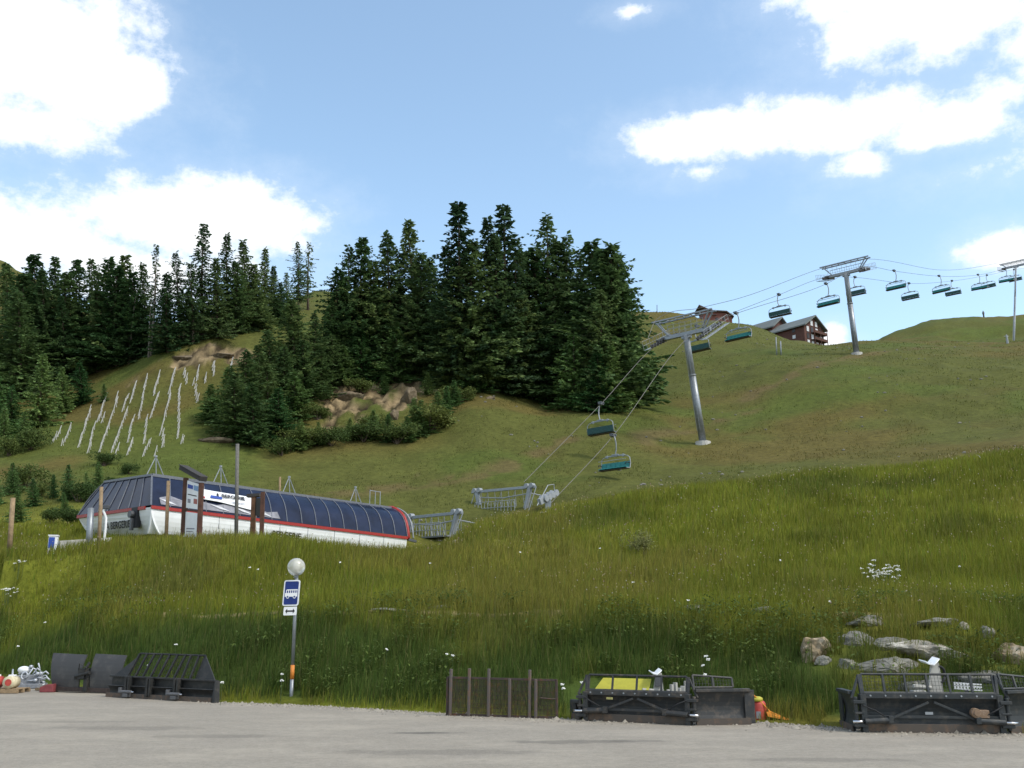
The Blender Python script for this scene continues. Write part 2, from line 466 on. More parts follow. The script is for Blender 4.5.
def ground_col(x, y):
    """colour of the grass cover itself: lush dark strip at the foot of the bank, tall yellow-green meadow, duller hay-coloured ski slope"""
    n1 = fbm(x / 9, y / 9, 4, 31); n2 = fbm(x / 2.2, y / 2.2, 3, 41); n3 = fbm(x / 30, y / 22, 3, 51)
    e = np.interp(x / np.maximum(y, 1), E_u, E_Y); d = y - e
    lush = sstep(6.6, 3.4, d + (n1 - 0.5) * 9 + (n2 - .5) * 4.0) * sstep(0.1, 1.0, d + (n2 - .5) * 1.4)
    meadow = np.array([0.182, 0.196, 0.024]); dark = np.array([0.066, 0.100, 0.020]); hay = np.array([0.118, 0.092, 0.028]); green = np.array([0.080, 0.104, 0.022]); dull = np.array([0.090, 0.096, 0.024])
    c = meadow[None] * (0.62 + 0.76 * n2)[:, None]
    t = sstep(0.52, 0.70, n1)[:, None] * 0.5; c = c * (1 - t) + np.array([0.225, 0.190, 0.045])[None] * t
    t = sstep(0.55, 0.8, fbm(x / 5, y / 5, 3, 77))[:, None] * 0.5; c = c * (1 - t) + green[None] * t
    t = lush[:, None]; c = c * (1 - t) + (dark[None] * (0.8 + 0.5 * n2)[:, None]) * t
    far = sstep(62, 84, y + (n1 - .5) * 6)[:, None]
    h = dull[None] * (0.8 + 0.4 * n2)[:, None]
    t = sstep(0.44, 0.62, n3 + (n1 - .5) * .3)[:, None]; h = h * (1 - t * .75) + hay[None] * (0.85 + .3 * n2)[:, None] * t * .75
    t = sstep(0.5, 0.68, fbm(x / 17 + 5, y / 12, 4, 61))[:, None]; h = h * (1 - t * .8) + green[None] * (0.8 + .4 * n2)[:, None] * t * .8
    trk = np.abs(((x - 24) * .62 - (y - 118) * .78) + (fbm(x / 8, y / 8, 3, 88) - .5) * 9)
    t = (sstep(2.6, .6, trk) * sstep(.4, .6, fbm(x / 3, y / 3, 3, 89)))[:, None] * .7; h = h * (1 - t) + np.array([0.135, 0.10, 0.045])[None] * t
    return c * (1 - far) + h * far


def ledge_gap(x, y):
    """narrow bare strip under the turf along the ledge half way up the bank"""
    e = np.interp(x / np.maximum(y, 1), E_u, E_Y); d = y - e
    return (np.abs(d - 6.6 + (fbm(x / 2.5, y / 2.5, 3, 71) - .5) * .9) < 0.36) * sstep(.40, .52, fbm(x / 3.3, x * 0 + 2.2, 3, 73))


def terrain_col(x, y):
    c = ground_col(x, y) * (0.72 + 0.2 * sstep(60, 85, y))[:, None]
    s = np.maximum(soil_field(x, y), 0.75 * ledge_gap(x, y))[:, None]
    n = fbm(x / 0.9, y / 0.9, 4, 91)[:, None]
    earth = np.array([0.165, 0.124, 0.070])[None] * (0.22 + 1.5 * sstep(.3, .72, n)) * (0.75 + .5 * fbm(x / .35, y / .5, 2, 97)[:, None])
    return c * (1 - s) + earth * s


sf = soil_field(GX.ravel(), GYY.ravel()).reshape(GX.shape) * (GYY > 70)
GZ += sf * ((fbm(GX / 1.1, GYY / 2.2, 4, 111) - .5) * 2.4 - .35)
flat_x = GX.ravel(); flat_y = GYY.ravel()
idx = np.arange(NU * NY).reshape(NY, NU)
q = np.stack([idx[:-1, :-1], idx[:-1, 1:], idx[1:, 1:], idx[1:, :-1]], -1).reshape(-1, 4)
me = np_mesh('hillside', np.stack([flat_x, flat_y, GZ.ravel()], 1), q.ravel(), np.full(len(q), 4))
vcol(me, terrain_col(flat_x, flat_y))
M_ground = mat_vcol('hill_grass_ground', rough=0.95, nscale=1.6, namp=0.30, bump=0.5, bscale=2.2, spec=0.1)
hill = link_mesh('hillside', me, M_ground, smooth=True); tag(hill, kind='structure')


# car park: dusty pale tarmac
def build_car_park():
    xs = np.linspace(-75, 75, 901)
    ex = E_u * E_Y; ye = np.interp(xs, ex, E_Y) + (fbm(xs / 1.3, xs * 0 + 3, 4, 5) - 0.5) * 0.5 - 0.05
    ny = 30; t = np.linspace(0, 1, ny) ** 0.6
    Y = -70 + (ye[None, :] + 70) * t[:, None]; X = np.repeat(xs[None], ny, 0)
    Z = (fbm(X / 6, Y / 6, 3, 8) - .5) * 0.03 * np.clip((Y) / 8, 0, 1) + 0.0
    idx = np.arange(X.size).reshape(X.shape)
    q = np.stack([idx[:-1, :-1], idx[:-1, 1:], idx[1:, 1:], idx[1:, :-1]], -1).reshape(-1, 4)
    me = np_mesh('car_park', np.stack([X.ravel(), Y.ravel(), Z.ravel()], 1), q.ravel(), np.full(len(q), 4))
    m = bpy.data.materials.new('dusty_tarmac'); m.use_nodes = True; nt = m.node_tree; N = nt.nodes; L = nt.links
    b = N['Principled BSDF']; b.inputs['Roughness'].default_value = 0.9; b.inputs['Specular IOR Level'].default_value = 0.25
    tc = N.new('ShaderNodeTexCoord')

    def nz(sc, det, rough, stretch=(1, 1, 1)):
        mp = N.new('ShaderNodeMapping'); mp.inputs['Scale'].default_value = stretch; L.new(tc.outputs['Object'], mp.inputs[0])
        n = N.new('ShaderNodeTexNoise'); n.inputs['Scale'].default_value = sc; n.inputs['Detail'].default_value = det; n.inputs['Roughness'].default_value = rough
        L.new(mp.outputs[0], n.inputs['Vector']); return n.outputs['Fac']

    def ramp(f, p0, c0, p1, c1):
        r = N.new('ShaderNodeValToRGB'); r.color_ramp.elements[0].position = p0; r.color_ramp.elements[0].color = (*c0, 1)
        r.color_ramp.elements[1].position = p1; r.color_ramp.elements[1].color = (*c1, 1); L.new(f, r.inputs[0]); return r.outputs[0]

    def mixc(f, a, b_, mode='MIX'):
        x = N.new('ShaderNodeMix'); x.data_type = 'RGBA'; x.blend_type = mode
        if isinstance(f, float): x.inputs['Factor'].default_value = f
        else: L.new(f, x.inputs['Factor'])
        for i, v in ((6, a), (7, b_)):
            if isinstance(v, tuple): x.inputs[i].default_value = (*v, 1)
            else: L.new(v, x.inputs[i])
        return x.outputs[2]
    c = ramp(nz(0.9, 10, 0.78, (0.8, 1, 1)), 0.3, (0.285, 0.256, 0.212), 0.7, (0.345, 0.310, 0.258))
    c = mixc(0.55, c, ramp(nz(26, 6, 0.8), 0.3, (0.45, 0.45, 0.45), 0.7, (1.15, 1.15, 1.15)), 'MULTIPLY')
    c = mixc(0.5, c, ramp(nz(7, 8, 0.85), 0.35, (0.55, 0.53, 0.5), 0.65, (1.2, 1.2, 1.2)), 'MULTIPLY')
    dust = ramp(nz(0.45, 10, 0.8, (0.7, 1.2, 1)), 0.48, (0, 0, 0), 0.75, (.8, .8, .8))
    c = mixc(dust, c, (0.40, 0.355, 0.285))
    # oil and damp stains with a shape of their own
    sepx = N.new('ShaderNodeSeparateXYZ'); L.new(tc.outputs['Object'], sepx.inputs[0])
    nn = nz(1.6, 4, 0.6)
    for (px, py, rx, ry, st) in [(418, 733, 0.9, 0.22, .75), (572, 742, 1.5, 0.35, .5), (640, 741, .8, .25, .35), (130, 728, 2.2, 0.5, .3), (215, 736, 1.8, 0.4, .35), (440, 752, 2.0, 0.5, .3), (70, 722, 1.6, .35, .22), (820, 760, 1.8, .3, .3)]:
        d = ray(px, py); k = -CAMH / d[2]; cx, cy = d[0] * k, d[1] * k

        def mth(op, a, b2=None):
            n_ = N.new('ShaderNodeMath'); n_.operation = op
            for i, v in enumerate((a, b2)):
                if v is None: continue
                if isinstance(v, (int, float)): n_.inputs[i].default_value = v
                else: L.new(v, n_.inputs[i])
            return n_.outputs[0]
        dx = mth('MULTIPLY', mth('SUBTRACT', sepx.outputs[0], cx), 1 / rx); dy = mth('MULTIPLY', mth('SUBTRACT', sepx.outputs[1], cy), 1 / ry)
        rr = mth('ADD', mth('SQRT', mth('ADD', mth('MULTIPLY', dx, dx), mth('MULTIPLY', dy, dy))), mth('MULTIPLY', mth('SUBTRACT', nn, 0.5), 1.6))
        mr = N.new('ShaderNodeMapRange'); mr.interpolation_type = 'SMOOTHSTEP'; mr.inputs['From Min'].default_value = 1.1; mr.inputs['From Max'].default_value = 0.5
        mr.inputs['To Max'].default_value = st; L.new(rr, mr.inputs['Value'])
        c = mixc(mr.outputs[0], c, (0.085, 0.078, 0.068))
    L.new(c, b.inputs['Base Color'])
    bp = N.new('ShaderNodeBump'); bp.inputs['Strength'].default_value = 0.5; bp.inputs['Distance'].default_value = 0.012
    L.new(nz(55, 5, 0.7), bp.inputs['Height']); L.new(bp.outputs[0], b.inputs['Normal'])
    o = link_mesh('car_park', me, m, smooth=True); tag(o, kind='structure')


build_car_park()
# ground behind and beside the viewer, well below the tarmac sheet
MB().quad((-3000, -3000, -0.5), (3000, -3000, -0.5), (3000, 3.9, -0.5), (-3000, 3.9, -0.5)).build('ground', M_ground)
tag(bpy.data.objects['ground'], kind='structure')

# ------------------------------------------------------------------ grass
KEEPOUT = []        # (x, y, r): places with no tall grass (in front of rocks and machines)


def grass(name, n, y0, y1, hgt, wid, seed, colmul=1.0, lush_tall=True, umax=0.64, edge_min=0.0):
    g = np.random.default_rng(seed)
    u = g.uniform(-umax, umax, n); y = np.exp(g.uniform(math.log(y0), math.log(y1), n)); x = u * y
    e = np.interp(u, E_u, E_Y); d = y - e
    clump = fbm(x / 0.7, y / 0.7, 3, seed + 2)
    keep = (ledge_gap(x, y) < .5) & ((fbm(x / 2.6, y / 4.0, 3, seed + 8) > .47) | (y0 < 60)) & (d > edge_min + 0.12 * g.standard_normal(n)) & (g.uniform(0, 1, n) < 0.35 + clump)
    s = soil_field(x, y); keep &= (s < 0.35)
    for (kx, ky, kr) in KEEPOUT: keep &= ((x - kx) ** 2 + (y - ky) ** 2 > kr * kr)
    x, y, d, u, clump = x[keep], y[keep], d[keep], u[keep], clump[keep]; n = len(x)
    z = Hh(x, y) - 0.03
    big = fbm(x / 3.5, y / 3.5, 3, seed + 5)
    hh = hgt * (0.55 + 0.55 * big + 0.35 * clump) * g.uniform(0.65, 1.25, n)
    if edge_min == 0.0: hh *= np.clip(0.45 + d * 0.6, 0.45, 1.0)
    w = wid * y * g.uniform(0.6, 1.3, n)
    az = g.uniform(0, 2 * pi, n); lean = np.abs(g.normal(0.18, 0.2, n)); la = g.uniform(0, 2 * pi, n)
    cx, cy = np.cos(az) * w / 2, np.sin(az) * w / 2
    lx, ly = np.cos(la) * lean * hh + 0.05 * hh, np.sin(la) * lean * hh
    b0 = np.stack([x - cx, y - cy, z], 1); b1 = np.stack([x + cx, y + cy, z], 1)
    m0 = np.stack([x - cx * .7 + lx * .35, y - cy * .7 + ly * .35, z + hh * .55], 1); m1 = np.stack([x + cx * .7 + lx * .35, y + cy * .7 + ly * .35, z + hh * .55], 1)
    tp = np.stack([x + lx, y + ly, z + hh * (1 - 0.25 * lean)], 1)
    tall = g.uniform(0, 1, n) > 0.965; tp[tall, 2] += hh[tall] * .35
    v = np.stack([b0, b1, m1, m0, tp], 1).reshape(-1, 3)
    i = (np.arange(n) * 5)[:, None]
    f = np.concatenate([i, i + 1, i + 2, i + 3, i + 3, i + 2, i + 4], 1).ravel()
    me = np_mesh(name, v, f, np.tile([4, 3], n))
    c = ground_col(x, y) * colmul
    t = g.uniform(0, 1, n)[:, None]
    c = c * (0.72 + 0.56 * g.uniform(0, 1, n)[:, None])
    c = np.where(tall[:, None] | (t > 0.95), c * 0.5 + np.array([0.21, 0.175, 0.075]) * 0.5, c)
    c = np.where(t < 0.1, c * np.array([0.7, 0.95, 0.9]), c)
    vcol(me, np.repeat(c, 5, 0))
    o = link_mesh(name, me, M_blade); tag(o, kind='stuff'); return o


M_blade = mat_vcol('grass_blade', rough=0.75, trans=0.38, spec=0.15)

# ------------------------------------------------------------------ conifers
M_bark = mat('conifer_bark', (0.10, 0.075, 0.055), rough=0.95, var=0.35, scale=3, bump=0.6, bscale=8)
M_greybark = mat('pale_bark', (0.19, 0.165, 0.14), rough=0.95, var=0.3, scale=3)
M_needles = mat_vcol('needles', rough=0.75, trans=0.28, objrand=0.38, huerand=0.07, spec=0.2)


def conifer(seed, H, Rmax, start=0.06, power=0.9, droop=0.35, step=0.42, nbr=6, gaps=0.15, spray=0.62, col=(0.030, 0.056, 0.030), tip=(0.055, 0.085, 0.038), jag=0.25, lean=0.0, nspr=2):
    g = random.Random(seed); ph = [g.uniform(0, 6.28) for _ in range(4)]
    V_ = []; C_ = []; mbt = MB()
    axis = lambda t: (lean * H * t * t + 0.012 * H * sin(3 * t + ph[0]), 0.012 * H * sin(4 * t + ph[1]), H * t)
    tr = 0.011 * H + 0.05
    mbt.pipe([V(*axis(t)) + V(0, 0, -0.5 if t == 0 else 0) for t in (0, .2, .4, .6, .8, .97)], [tr * 1.15, tr * .9, tr * .7, tr * .5, tr * .28, 0.02], 8)
    z = start
    while z < 0.985:
        ax = axis(z)
        prof = (1 - z) ** power * min(1.0, .35 + (1 - z) * 6) * min(1.0, (z - start + 0.10) / 0.22 + 0.35)
        whor = g.uniform(1 - jag, 1 + jag * 0.6)
        k = max(3, int(nbr * (0.6 + 0.6 * (1 - z))))
        a0 = g.uniform(0, 6.28)
        for b in range(k):
            if g.random() < gaps: continue
            a = a0 + 2 * pi * b / k + g.uniform(-.35, .35)
            lump = 1 + 0.30 * sin(2 * a + ph[2] + z * 9) + 0.26 * sin(3 * a + ph[3] - z * 15) + .12 * sin(5 * a + z * 31)
            Lb = max(0.28, Rmax * prof * whor * lump * g.uniform(0.7, 1.15))
            dr = droop * (1.0 - 1.15 * z) + g.uniform(-.12, .12)
            ca, sa = cos(a), sin(a)
            if Lb > 0.9:
                mbt.pipe([V(*ax), V(ax[0] + ca * Lb * .55, ax[1] + sa * Lb * .55, ax[2] - dr * Lb * .35)], [0.035, 0.012], 3, False)
            npos = max(2, int(Lb / (spray * 0.42)))
            for j in range(npos):
                f = (j + 0.6) / npos
                bx, by = ax[0] + ca * Lb * f, ax[1] + sa * Lb * f
                bz = ax[2] - dr * Lb * f * (1.25 - 0.5 * f) + 0.06 * Lb * f * f
                for s_ in range(nspr + (1 if j == npos - 1 else 0)):
                    da = a + g.choice((-1, 1)) * g.uniform(0.15, 1.15) * (1.1 - 0.5 * f)
                    ln = spray * g.uniform(0.6, 1.2) * (0.42 + 0.58 * (1 - z)); wd = ln * g.uniform(0.34, 0.55)
                    pz = -dr * .6 + g.uniform(-.5, .35)
                    dx, dy, dz = cos(da), sin(da), pz
                    q = math.sqrt(1 + dz * dz); dx, dy, dz = dx / q, dy / q, dz / q
                    roll = g.uniform(-.9, .9); px_, py_ = -sin(da) * cos(roll), cos(da) * cos(roll); pz_ = sin(roll)
                    P0 = (bx, by, bz); M0 = (bx + dx * ln * .55, by + dy * ln * .55, bz + dz * ln * .55)
                    V_ += [P0, (M0[0] + px_ * wd / 2, M0[1] + py_ * wd / 2, M0[2] + pz_ * wd / 2 - .04), (bx + dx * ln, by + dy * ln, bz + dz * ln - .06 * ln), (M0[0] - px_ * wd / 2, M0[1] - py_ * wd / 2, M0[2] - pz_ * wd / 2 - .04)]
                    t = g.random() ** 1.6; br = g.uniform(0.75, 1.25)
                    C_.append([(col[i] * (1 - t) + tip[i] * t) * br for i in range(3)])
        for _ in range(9 if start < .2 else 5):
            a = g.uniform(0, 6.28); rr = Rmax * prof * g.uniform(0.0, 0.55); ln = spray * g.uniform(.7, 1.2); e_ = g.uniform(-.7, .4); ta = a + g.uniform(-1, 1)
            P0 = V(ax[0] + cos(a) * rr, ax[1] + sin(a) * rr, ax[2] + g.uniform(-.3, .3)); dd = V(cos(ta), sin(ta), e_); sd2 = V(-sin(ta), cos(ta), g.uniform(-.8, .8))
            V_ += [tuple(P0), tuple(P0 + dd * ln * .5 + sd2 * ln * .3), tuple(P0 + dd * ln), tuple(P0 + dd * ln * .5 - sd2 * ln * .3)]
            br = g.uniform(.75, 1.15); C_.append([col[i] * br for i in range(3)])
        z += step / H * g.uniform(0.8, 1.25) * (0.55 + 0.45 * min(1, (1 - z) * 2.2))
    n = len(C_); v = np.array(V_); me = np_mesh('crown', v, np.arange(4 * n), np.full(n, 4)); vcol(me, np.repeat(np.array(C_), 4, 0))
    tm = bpy.data.meshes.new('trunk'); tm.from_pydata(mbt.v, [], mbt.f); tm.update(); tm.polygons.foreach_set('use_smooth', [True] * len(tm.polygons))
    return me, tm, H


def bush_mesh(seed, H, Rr, lumps=7, n=1500, leaf=0.16, col=(0.045, 0.085, 0.03), tip=(0.075, 0.115, 0.04)):
    g = np.random.default_rng(seed); mbt = MB(); C = []; Vv = []
    cs = [(g.normal(0, Rr * .4), g.normal(0, Rr * .4), H * g.uniform(.3, .75), Rr * g.uniform(.4, .65)) for _ in range(lumps)]
    for c in cs: mbt.pipe([V(0, 0, -.2), V(c[0] * .5, c[1] * .5, c[2] * .5), V(*c[:3])], [.05, .035, .012], 4, False)
    for i in range(n):
        c = cs[g.integers(len(cs))]; d = unit(g.normal(0, 1, 3)); r = c[3] * g.uniform(.45, 1.05)
        p = V(c[0] + d[0] * r, c[1] + d[1] * r, max(0.05, c[2] + d[2] * r * H / (Rr * 2) * 1.2))
        a = unit(g.normal(0, 1, 3) + d * .5); b_ = unit(np.cross(a, g.normal(0, 1, 3))); l = leaf * g.uniform(.6, 1.4)
        Vv += [p, p + a * l * .5 + b_ * l * .35, p + a * l, p + a * l * .5 - b_ * l * .35]
        t = g.random(); C.append((np.array(col) * (1 - t) + np.array(tip) * t) * g.uniform(.75, 1.25))
    me = np_mesh('crown', np.array(Vv), np.arange(4 * n), np.full(n, 4)); vcol(me, np.repeat(np.array(C), 4, 0))
    tm = bpy.data.meshes.new('trunk'); tm.from_pydata(mbt.v, [], mbt.f); tm.update()
    return me, tm, H


PROTO = {}
sp = dict(col=(0.084, 0.146, 0.059), tip=(0.139, 0.216, 0.077))
PROTO['spruce'] = [conifer(s, 16, 3.8, start=.03, power=.80, droop=.42, gaps=.08, jag=.32, step=.36, nspr=6, spray=0.62, **sp) for s in (1, 2, 3)]
PROTO['jagged'] = [conifer(s, 19, 3.5, start=.06, power=.68, droop=.5, gaps=.16, jag=.5, step=.42, nbr=6, nspr=6, spray=0.66, col=(0.065, 0.111, 0.052), tip=(0.100, 0.157, 0.067)) for s in (4, 5)]
PROTO['larch'] = [conifer(s, 17, 3.8, start=.16, power=.62, droop=.15, gaps=.2, jag=.5, step=.42, nbr=6, spray=0.58, nspr=5, col=(0.100, 0.163, 0.067), tip=(0.167, 0.245, 0.090)) for s in (6, 7)]
PROTO['dense'] = [conifer(s, 15, 4.1, start=.03, power=.60, droop=.2, gaps=.10, jag=.3, step=.36, nbr=7, spray=0.70, nspr=5, col=(0.084, 0.146, 0.054), tip=(0.145, 0.222, 0.072)) for s in (8, 9, 10)]
PROTO['young'] = [conifer(s, 7, 2.2, start=.0, power=.68, droop=.25, gaps=.05, jag=.22, step=.26, nbr=8, spray=0.43, nspr=5, col=(0.095, 0.181, 0.059), tip=(0.156, 0.257, 0.077)) for s in (11, 12, 13)]
PROTO['thin'] = [conifer(s, 16, 1.25, start=.42, power=.5, droop=.35, gaps=.2, jag=.5, step=.42, nbr=5, spray=0.47, nspr=5, col=(0.100, 0.151, 0.072), tip=(0.139, 0.204, 0.090)) for s in (14,)]
PROTO['bare'] = [conifer(s, 14, 2.6, start=.25, power=.6, droop=.3, gaps=.35, jag=.6, step=.5, nbr=5, spray=0.55, lean=.06, nspr=4, col=(0.100, 0.151, 0.072), tip=(0.139, 0.204, 0.090)) for s in (15,)]
PROTO['bush'] = [bush_mesh(s, 2.4, 1.7, 11, 2600, .2, (.06, .095, .024), (.10, .135, .035)) for s in (20, 21, 22)]
PROTO['tussock'] = [bush_mesh(25, 2.2, 1.5, 12, 1500, .16, (.10, .125, .045), (.15, .17, .06))]
PROTO['snag'] = [conifer(s, 14, .5, start=.93, power=.5, gaps=.4, step=.6, nbr=3, spray=0.31) for s in (30,)]
for k_, lst in PROTO.items():
    for a_, b_, _h in lst:
        a_.materials.append(M_needles); b_.materials.append(M_greybark if k_ in ('thin', 'snag') else M_bark)
NAMES = {'spruce': 'spruce_tree', 'jagged': 'spruce_tree', 'larch': 'larch_tree', 'dense': 'pine_tree', 'young': 'young_spruce', 'thin': 'thin_conifer', 'bare': 'sparse_conifer', 'bush': 'bush', 'tussock': 'bush', 'snag': 'bare_trunk'}
CATS = {'bush': 'bush', 'tussock': 'bush'}
tree_count = [0]


def tree(kind, tx, ty, bx, by, label, group=None, ymin=64, wide=1.0):
    """tree whose foot stands on the hillside where the line of sight (bx, by) meets it and whose top reaches (tx, ty)"""
    b = hit(bx, by, ymin)
    top = at(tx, ty, b[1]); h = max(1.0, top[2] - b[2])
    i = tree_count[0]; tree_count[0] += 1
    lst = PROTO[kind]; cm, tm, H0 = lst[i % len(lst)]
    r = thing(NAMES[kind], label, CATS.get(kind, 'tree'), (b[0], b[1], b[2]), rnd.uniform(0, 6.28), group)
    sc = h / H0; wx = wide * rnd.uniform(.92, 1.08)
    r.scale = (sc * wx, sc * wx, sc)
    # the axis leans so that the top stands where it should
    r.rotation_euler = (0, math.atan2(top[0] - b[0], h) if kind not in ('bush', 'tussock') else 0, r.rotation_euler[2])
    r.rotation_mode = 'ZYX' if False else 'XYZ'
    if kind not in ('bush', 'tussock'):
        from mathutils import Matrix, Euler
        m = Euler((0, math.atan2(top[0] - b[0], h), 0)).to_matrix() @ Euler((0, 0, rnd.uniform(0, 6.28))).to_matrix()
        r.rotation_euler = m.to_euler()
    for nm, mesh in (('trunk', tm), ('crown', cm)):
        o = bpy.data.objects.new(nm, mesh); COL.objects.link(o); o.parent = r
    return r


ORD = ['first', 'second', 'third', 'fourth', 'fifth', 'sixth', 'seventh', 'eighth', 'ninth', 'tenth', 'eleventh', 'twelfth', 'thirteenth', 'fourteenth', 'fifteenth', 'sixteenth', 'seventeenth', 'eighteenth', 'nineteenth', 'twentieth']


def row(items, desc, group, wide=1.0):
    for i, it in enumerate(sorted(items, key=lambda k: k[1])):
        lab = it[5] if len(it) > 5 else desc % ORD[i]
        tree(it[0], it[1], it[2], it[3], it[4], lab, group, wide=it[6] if len(it) > 6 else wide)


G1 = 'trees along the skyline of the left stand'
row([('dense', 8, 262, 5, 375), ('dense', 33, 252, 35, 380), ('spruce', 53, 255, 55, 375), ('dense', 76, 258, 80, 372), ('larch', 92, 258, 92, 368), ('dense', 108, 256, 110, 364), ('dense', 126, 255, 122, 360),
     ('spruce', 142, 262, 145, 352), ('thin', 157, 242, 150, 356, 'very thin pale trunk with a sparse narrow crown rising above the left stand'),
     ('larch', 177, 251, 180, 345), ('larch', 206, 223, 199, 340, 'tallest airy larch of the left stand above the bare earth patch'),
     ('jagged', 228, 233, 227, 332, 'narrow pointed dark spruce just right of the tallest larch'), ('spruce', 243, 239, 243, 328), ('spruce', 265, 247, 265, 322),
     ('larch', 297, 241, 299, 312, 'airy larch in the gap left of the leaning sparse tree'), ('bare', 312, 240, 308, 310, 'sparse leaning conifer with bare branches on the right end of the left stand')],
    '%s dark conifer from the left on the skyline of the left stand', G1, 1.05)
row([('dense', -25, 270, -30, 410), ('dense', 18, 290, 18, 400), ('spruce', 62, 295, 64, 385), ('dense', 98, 292, 98, 372), ('spruce', 130, 296, 128, 364), ('dense', 165, 292, 168, 350), ('spruce', 188, 287, 190, 344), ('spruce', 216, 284, 218, 336), ('spruce', 254, 280, 256, 328), ('dense', 280, 282, 282, 326)],
    '%s conifer from the left in the shaded middle of the left stand', 'trees in the middle of the left stand', 1.1)
for i, (tx, ty, bx, by) in enumerate([(137, 290, 129, 364), (153, 290, 148, 358)]):
    tree('snag', tx, ty, bx, by, ['bare pale trunk at the front of the left stand, left one of the pair', 'bare pale trunk at the front of the left stand, right one of the pair'][i], 'bare trunks at the edge of the left stand')
row([('young', -8, 365, -8, 440), ('young', 12, 385, 12, 432), ('young', 42, 355, 40, 426), ('young', 62, 366, 64, 412), ('young', 80, 362, 82, 404), ('young', 104, 384, 104, 402)],
    '%s young green spruce from the left at the foot of the left stand', 'young spruces left of the stakes', 1.1)

row([('dense', 22, 272, 22, 388), ('spruce', 44, 268, 44, 384), ('dense', 66, 272, 66, 380), ('larch', 99, 270, 99, 372), ('dense', 117, 266, 117, 366), ('dense', 134, 272, 134, 360), ('spruce', 166, 272, 168, 352), ('larch', 192, 262, 192, 344), ('spruce', 217, 258, 216, 338), ('dense', 236, 262, 236, 334), ('dense', 254, 264, 254, 328), ('spruce', 274, 266, 274, 322), ('larch', 287, 272, 288, 320)],
    '%s fuller conifer from the left between the tall skyline trees of the left stand', 'filling trees of the left stand', 1.2)
G2 = 'trees along the skyline of the central stand'
row([('larch', 347, 246, 345, 372), ('dense', 361, 236, 362, 372), ('spruce', 388, 232, 390, 372), ('spruce', 411, 219, 412, 372), ('dense', 432, 258, 430, 372), ('jagged', 461, 201, 459, 386, 'tallest black spruce with ragged drooping branches in the central stand', 1.15),
     ('jagged', 486, 218, 488, 388), ('jagged', 505, 204, 506, 390, 'second tallest pointed spruce right of the ragged black one'), ('dense', 524, 250, 524, 390), ('larch', 545, 214, 543, 396, 'tall layered larch between the dark spruces and the pale right crowns', 1.15), ('larch', 568, 233, 568, 400),
     ('dense', 590, 240, 592, 404), ('dense', 611, 242, 611, 406), ('dense', 617, 250, 612, 404), ('dense', 625, 286, 616, 398)],
    '%s dark conifer from the left on the skyline of the central stand', G2, 1.1)
row([('dense', 338, 268, 338, 374), ('dense', 372, 258, 374, 374), ('larch', 399, 250, 400, 374), ('dense', 421, 252, 422, 376), ('spruce', 446, 244, 446, 382), ('dense', 474, 240, 474, 388), ('spruce', 496, 236, 496, 390), ('larch', 515, 240, 515, 392), ('dense', 533, 246, 533, 394), ('dense', 557, 240, 557, 398), ('larch', 578, 248, 578, 402), ('dense', 601, 250, 601, 406), ('dense', 617, 268, 610, 402)],
    '%s fuller conifer from the left between the tall skyline trees of the central stand', 'filling trees of the central stand', 1.15)
row([('dense', 332, 300, 332, 376), ('dense', 375, 285, 375, 376), ('dense', 400, 290, 402, 378), ('dense', 425, 300, 424, 378), ('spruce', 446, 282, 446, 384), ('dense', 470, 290, 470, 388), ('dense', 496, 300, 496, 392), ('dense', 520, 290, 520, 394), ('dense', 555, 282, 555, 402), ('dense', 580, 290, 580, 406), ('dense', 602, 290, 602, 408), ('dense', 614, 310, 606, 404)],
    '%s conifer from the left in the shaded middle of the central stand', 'trees in the middle of the central stand', 1.1)
row([('young', 396, 322, 395, 382), ('young', 362, 330, 362, 382), ('young', 430, 335, 430, 380), ('young', 478, 345, 478, 392), ('young', 458, 330, 456, 386), ('young', 530, 340, 530, 398), ('young', 551, 352, 551, 404), ('young', 575, 334, 575, 410), ('young', 598, 352, 598, 412), ('young', 611, 346, 609, 411), ('young', 622, 344, 619, 404)],
    '%s young green spruce from the left along the front of the central stand', 'young spruces in front of the central stand', 1.25)
row([('dense', 292, 298, 292, 388), ('spruce', 314, 312, 314, 384), ('dense', 268, 330, 270, 398), ('dense', 284, 346, 284, 412), ('dense', 332, 334, 332, 386), ('dense', 246, 350, 248, 428), ('dense', 268, 366, 268, 432), ('young', 228, 368, 228, 424), ('young', 210, 384, 210, 422), ('dense', 252, 382, 252, 446), ('young', 279, 388, 278, 442), ('dense', 303, 338, 303, 400), ('dense', 322, 350, 322, 398), ('dense', 258, 344, 258, 420), ('dense', 236, 372, 236, 440), ('young', 294, 372, 294, 420), ('young', 345, 346, 345, 384)],
    '%s bushy conifer from the left in the clump between stakes and bare rock', 'conifers between the stakes and the bare rock', 1.4)
row([('bush', 318, 405, 318, 420), ('bush', 300, 428, 300, 448), ('bush', 345, 425, 345, 440), ('young', 388, 414, 388, 442), ('young', 421, 400, 420, 436), ('young', 438, 392, 438, 424), ('young', 454, 380, 454, 406), ('young', 406, 416, 408, 442), ('bush', 372, 416, 372, 432), ('bush', 362, 380, 362, 394), ('bush', 470, 372, 472, 390)],
    '%s round green bush from the left on the bare rocky bank', 'bushes on the rocky bank', 1.3)
row([('young', 12, 462, 14, 494), ('bush', 40, 482, 40, 496), ('young', 53, 474, 54, 498), ('young', 69, 464, 69, 500), ('young', 86, 472, 88, 494), ('young', 64, 492, 66, 516), ('bush', 30, 428, 30, 450), ('bush', 8, 436, 8, 456), ('bush', 52, 508, 52, 524), ('bush', 112, 476, 112, 488), ('bush', 290, 440, 290, 452)],
    '%s low green bush from the left on the slope beside the lift station', 'bushes left of the lift station', .95)
